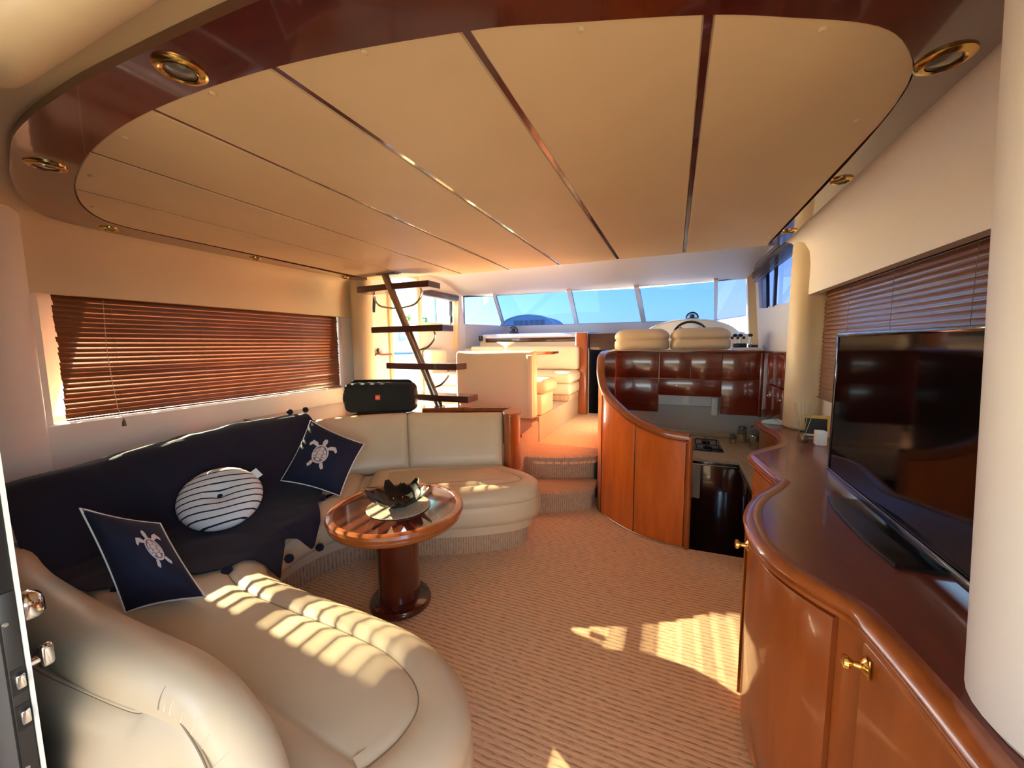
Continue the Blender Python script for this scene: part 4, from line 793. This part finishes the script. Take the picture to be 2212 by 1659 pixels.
# ================================================================== DINETTE
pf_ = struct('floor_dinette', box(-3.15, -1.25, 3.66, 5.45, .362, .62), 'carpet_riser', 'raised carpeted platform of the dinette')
b1 = thing('dinette_bench', 'cream dinette bench with its smooth backrest facing the saloon', 'bench', (-1.7, 3.7, .6), 'dinette benches')
mesh('backrest', box(-2.18, -1.275, 3.58, 3.70, .606, 1.29, .04, 4), 'leather_lit', b1, smooth=60); mesh('edge_panel', box(-1.36, -1.29, 3.567, 3.60, .625, 1.25, .012), 'leather_lit', b1)
mesh('seat_base', box(-2.18, -1.24, 3.705, 4.12, .622, .84, .02, 3), 'leather_lit', b1); mesh('seat_cushion', box(-2.18, -1.19, 3.705, 4.14, .842, 1.0, .06, 5), 'leather_lit', b1, smooth=60)
b2 = thing('dinette_bench', 'cream dinette bench under the windscreen, facing aft', 'bench', (-1.9, 5.1, .62), 'dinette benches')
mesh('seat_base', box(-2.9, -1.23, 4.78, 5.30, .622, .70, .01), 'carpet_riser', b2); mesh('seat_band', box(-2.9, -1.21, 4.75, 5.30, .702, .85, .04, 4), 'leather_lit', b2, smooth=60)
mesh('seat_cushion', box(-2.9, -1.20, 4.74, 5.30, .852, 1.0, .05, 4), 'leather_lit', b2, smooth=60); mesh('backrest', box(-2.9, -1.22, 5.20, 5.34, 1.002, 1.335, .04, 4), 'leather_lit', b2, smooth=60)
b3 = thing('dinette_bench', 'cream dinette bench along the port side beside the doorway', 'bench', (-2.6, 4.4, .62), 'dinette benches')
mesh('seat_base', box(-3.0, -2.5, 4.15, 4.73, .622, .84, .02), 'leather_lit', b3); mesh('seat_cushion', box(-3.0, -2.48, 4.15, 4.73, .842, .99, .05, 4), 'leather_lit', b3, smooth=60); mesh('backrest', box(-3.14, -3.0, 4.32, 4.73, .622, 1.30, .04, 4), 'leather_lit', b3, smooth=60)
dt = thing('dinette_table', 'glossy wooden dinette table behind the cream backrest', 'table', (-1.8, 4.35, .62))
mesh('top', rings(rrect(-2.35, -1.29, 4.17, 4.60, .10), [(.006, 1.240), (0, 1.247), (0, 1.267), (.008, 1.273)]), 'cherry_x', dt); mesh('leg', lathe([(.12, .621), (.11, .64), (.05, .66), (.05, 1.241)], (-1.85, 4.38, 0), 20), 'chrome', dt)
fb = thing('footed_bowl', 'white footed dessert bowl on the dinette table', 'bowl', (-1.90, 4.32, 1.274))
mesh('bowl', lathe([(r_, z_-.045) for r_, z_ in [(.012, 1.365), (.035, 1.385), (.085, 1.412), (.115, 1.43), (.112, 1.434), (.08, 1.418), (.03, 1.392), (0, 1.386)]], (-1.90, 4.32, 0), 28), 'bowl_glass', fb); mesh('stem', lathe([(r_, z_-.045) for r_, z_ in [(.045, 1.3195), (.042, 1.324), (.012, 1.335), (.009, 1.35), (.014, 1.366)]], (-1.90, 4.32, 0), 20), 'white_plastic', fb)
sh = one('wall_shelf', box(-3.165, -3.03, 3.33, 3.60, 1.245, 1.27, .008), 'cherry_x', 'small wooden shelf on the cream wall left of the ladder', 'shelf')
kn = thing('shelf_trinket', 'tiny dark trinket on the small wooden shelf', 'ornament', (-3.08, 3.42, 1.271)); mesh('trinket_body', lathe([(0, 1.2715), (.03, 1.2715), (.012, 1.29), (.022, 1.315), (0, 1.335)], (-3.08, 3.42, 0), 10), 'dark_steel', kn)
jb = one('companionway_post', rings(rrect(-1.305, -1.125, 5.36, 5.47, .04), [(.004, .3605), (0, .365), (0, 1.49), (.012, 1.515)]), 'cherry', 'varnished wooden post beside the dark companionway', 'post')
# dashboard locker in front of the dinette
dl = thing('dashboard', 'pale padded dashboard with a dark inlay above the dinette', 'dashboard', (-2.1, 5.9, 1.3))
mesh('dash_top', prism([(5.56, 1.40), (5.57, 1.48), (5.60, 1.515), (5.68, 1.53), (6.36, 1.55), (6.36, 1.40)], -2.88, -1.17, 'x'), 'gelcoat', dl, smooth=30)
mesh('inlay', box(-2.80, -1.19, 5.545, 5.572, 1.395, 1.46, .006), 'walnut', dl); mesh('apron', box(-2.9, -1.17, 5.555, 5.9, 1.30, 1.40), 'leather_lit', dl)
mesh('cup', lathe([(0, 1.42), (.03, 1.42), (.035, 1.50), (.03, 1.50)], (-2.86, 5.50, 0), 12), 'black', dl)
for nm, lab, c_, r in (('compass', 'dome compass on the dashboard above the dinette', (-2.42, 5.80, 1.540), .075), ('compass', 'dome compass on the hood above the steering wheel', (.20, 5.70, 1.655), .07)):
    cp = thing(nm, lab, 'compass', c_, 'dome compasses'); x, y, z = c_
    mesh('base', lathe([(0, z), (r*1.2, z), (r*1.2, z+.02), (r*.9, z+.03), (0, z+.03)], (x, y, 0), 24), 'black', cp)
    mesh('dome', lathe([(r, z+.03)]+[(r*math.cos(math.radians(a)), z+.03+r*math.sin(math.radians(a))) for a in range(15, 90, 15)]+[(0, z+.03+r)], (x, y, 0), 20), 'jar_glass', cp)
    mesh('hood_band', tube([(x+r*1.03*math.cos(math.radians(a)), y-.005, z+.03+r*1.03*math.sin(math.radians(a))) for a in range(0, 181, 12)], .010, 8), 'black', cp)
    mesh('card', lathe([(0, z+.03), (r*.4, z+.03), (r*.4, z+.075), (0, z+.08)], (x, y, 0), 16), 'black', cp)

# ================================================================== HELM
hs = thing('helm_bench', 'cream double helm bench with two rounded backrest lobes', 'bench', (-.05, 4.5, .36))
for x0, x1 in ((-.635, -.055), (-.05, .53)):
    mesh('backrest', rings(rrect(x0, x1, 4.42, 4.66, .10), [(.03, 1.2835), (.004, 1.30), (0, 1.33), (.004, 1.375), (.018, 1.392), (.004, 1.41), (0, 1.435), (.012, 1.465), (.04, 1.49), (.075, 1.507), (.105, 1.513)]), 'leather', hs, smooth=70)
mesh('seat_cushion', box(-.63, .53, 4.67, 5.08, .80, .95, .04, 4), 'leather', hs, smooth=60); mesh('seat_base', box(-.58, .50, 4.42, 5.02, .361, .80), 'gelcoat', hs)
mesh('back_support', box(-.60, .50, 4.44, 4.64, .80, 1.284), 'gelcoat', hs)
hc = thing('helm_console', 'pale helm console with an arched instrument hood', 'console', (.2, 5.6, .36))
mesh('hood', prism([(-.42, 1.30)]+[(.16+.58*math.cos(math.radians(a)), 1.40+.255*math.sin(math.radians(a))) for a in range(180, -1, -12)][1:-1]+[(.80, 1.30)], 5.48, 5.95, 'y'), 'gelcoat', hc, smooth=30)
mesh('console_body', box(-.55, .80, 5.55, 5.98, .361, 1.30), 'gelcoat', hc)
mesh('hood_rim', tube([(.16+.58*math.cos(math.radians(a)), 5.475, 1.40+.255*math.sin(math.radians(a))) for a in range(170, 9, -10)], .010, 8), 'gelcoat', hc)
mesh('side_panel', box(.55, .84, 4.62, 5.40, 1.20, 1.30, .02), 'gelcoat', hc)
mesh('gauge', lathe([(0, 0), (.035, 0), (.035, .015), (0, .018)], (-.36, 5.47, 1.42), 16, M=Matrix.Rotation(math.pi/2, 4, 'X')), 'black', hc)
wh = thing('steering_wheel', 'black ship steering wheel above the helm seat', 'steering wheel', (.17, 5.25, 1.44))
Mw = Matrix.Translation((.17, 5.26, 1.45)) @ Matrix.Rotation(math.radians(62), 4, 'X')
mesh('rim', xf(tube([(.19*math.cos(2*math.pi*k/40), .19*math.sin(2*math.pi*k/40), 0) for k in range(40)], .015, 8, closed=True), Mw), 'black', wh)
for k in range(4): a = math.pi/4+k*math.pi/2; mesh('spoke', xf(tube([(0, 0, -.03), (.185*math.cos(a), .185*math.sin(a), 0)], .012, 6), Mw), 'steel', wh)
mesh('hub', xf(lathe([(0, -.05), (.05, -.05), (.055, -.03), (.03, -.01), (0, -.005)], (0, 0, 0), 20), Mw), 'black', wh); mesh('column', xf(tube([(0, 0, -.04), (0, 0, -.24)], .03, 10), Mw), 'black', wh)
tq = thing('throttle_box', 'black throttle levers and switches right of the helm seat', 'controls', (.68, 4.9, 1.30))
mesh('base', box(.58, .70, 4.70, 4.84, 1.301, 1.345, .008), 'black', tq); mesh('base', box(.72, .80, 4.70, 4.80, 1.301, 1.33, .006), 'black_gloss', tq)
for x in (.60, .65, .745): mesh('lever', tube([(x, 4.78, 1.33), (x, 4.82, 1.42)], .008, 8), 'chrome', tq); mesh('lever_knob', lathe([(0, -.022), (.02, -.012), (.024, 0), (.02, .012), (0, .022)], (x, 4.825, 1.43), 12), 'black', tq)
mesh('switch_panel', box(.60, .80, 5.30, 5.34, 1.34, 1.46, .005), 'white_plastic', tq)
for x in (.63, .69, .75): mesh('switch', lathe([(0, 0), (.018, 0), (.016, .01), (0, .012)], (x, 5.30, 1.41), 12, M=Matrix.Rotation(math.pi/2, 4, 'X')), 'black', tq)

# ================================================================== OPEN SLIDING DOOR LEAF
dr = thing('door_1', 'open sliding door leaf at the left edge with its lock strip', None, (-1.6, .27, 0), kind='structure')
mesh('leaf', box(-2.25, -1.238, .259, .289, .02, 1.93), 'black', dr); mesh('edge_bead', box(-1.2385, -1.2335, .286, .2925, .02, 1.93), 'piping', dr)
lk = mesh('lock_plate', box(-1.2385, -1.235, .262, .284, .40, .86, .0015), 'lock_steel', dr)
for z in (.668, .588): mesh('bolt_recess', box(-1.2352, -1.2338, .264, .283, z-.030, z+.026), 'black', lk); mesh('bolt', box(-1.236, -1.224, .268, .2815, z-.016, z+.014, .003), 'chrome', lk)
for z in (.795, .47): mesh('screw', lathe([(0, 0), (.005, 0), (.004, .0015), (0, .002)], (-1.2352, .268, z), 12, M=Matrix.Rotation(math.pi/2, 4, 'Y')), 'steel', lk)
mesh('pull_handle', pebble(-1.325, -1.262, .762, .822, .022, [(.006, .2895), (0, .294), (0, .320), (.008, .332)]), 'chrome', dr, smooth=60)
mesh('thumb_turn', join(tube([(-1.285, .289, .665), (-1.285, .318, .665)], .009, 10), xf(box(-.010, .010, -.012, .012, -.026, .026, .008, 3), Matrix.Translation((-1.283, .326, .668)))), 'chrome', dr, smooth=60)

# ================================================================== OUTSIDE
one('sea', ([(-150, -150, -1.3), (150, -150, -1.3), (150, 150, -1.3), (-150, 150, -1.3)], [(0, 1, 2, 3)]), 'sea', 'calm dark blue harbour water around the boat', 'water', kind='stuff', smooth=0)
bl = thing('building', 'distant arched harbour building with a row of windows seen through the windscreen', 'building', (-15, 40, -1.2))
arc = [(-18.4, -1.2)]+[(-15.1+3.3*math.cos(math.radians(a)), 3.2+1.45*math.sin(math.radians(a))) for a in range(180, -1, -12)]+[(-11.8, -1.2)]
mesh('facade', prism(arc, 40, 44, 'y'), 'grey_building', bl); mesh('roof_rim', tube([(x, 39.95, z) for x, z in arc[1:-1]], .07, 8), 'hull_white', bl)
for k in range(6): mesh('window', box(-16.6+k*.62, -16.15+k*.62, 39.93, 40.02, 3.45, 4.05), 'hull_window', bl)
bt = thing('moored_boat', 'white hull of a boat moored beyond the port doorway', 'boat', (-11, 13, -1.3))
mesh('hull', rings([(-13.5, 10), (-9.6, 10.5), (-8.9, 12.5), (-9.2, 15), (-10.5, 18.5), (-13.5, 18.5)], [(.9, -1.4), (.3, 0), (.1, .9), (0, 1.25), (.25, 1.3)]), 'hull_white', bt); mesh('rub_rail', tube([(-9.6, 10.5, 1.1), (-8.9, 12.5, 1.1), (-9.2, 15, 1.1), (-10.5, 18.5, 1.1)], .06, 8), 'hull_window', bt)
mesh('cabin', rings([(-13.0, 11), (-10.6, 11.4), (-10.2, 14), (-11, 17), (-13, 17)], [(0, 1.2), (.1, 1.7), (.2, 2.3), (.4, 2.4)]), 'hull_white', bt)
for y in (11.8, 12.6, 13.4): mesh('port_light', box(-10.30, -10.22, y, y+.5, 1.55, 1.95, .05), 'hull_window', bt)
def shrub(name, label, cx, cy, h, r, n):
    s = thing(name, label, 'tree', (cx, cy, -1.3)); mesh('trunk', tube([(cx, cy, -1.3), (cx+.1, cy, 0), (cx, cy+.1, h-.6)], .1, 8), 'bark', s)
    V, F = [], []
    for k in range(n):
        d = Vector((random.gauss(0, 1), random.gauss(0, 1), random.gauss(0, .9))).normalized()*r*random.random()**.4; c = Vector((cx, cy, h))+d
        a = Vector((random.gauss(0, 1), random.gauss(0, 1), random.gauss(0, 1))).normalized()*.16; b_ = a.cross(Vector((random.random(), random.random(), .3))).normalized()*.07; i = len(V)
        V += [c-a, c+b_, c+a, c-b_]; F.append((i, i+1, i+2, i+3))
    o = mesh('foliage', (V, F), 'leaf', s, smooth=0); o['kind'] = 'stuff'
shrub('tree', 'leafy green tree on the quay behind the doorway', -15.5, 20.7, 2.2, 1.2, 1400)
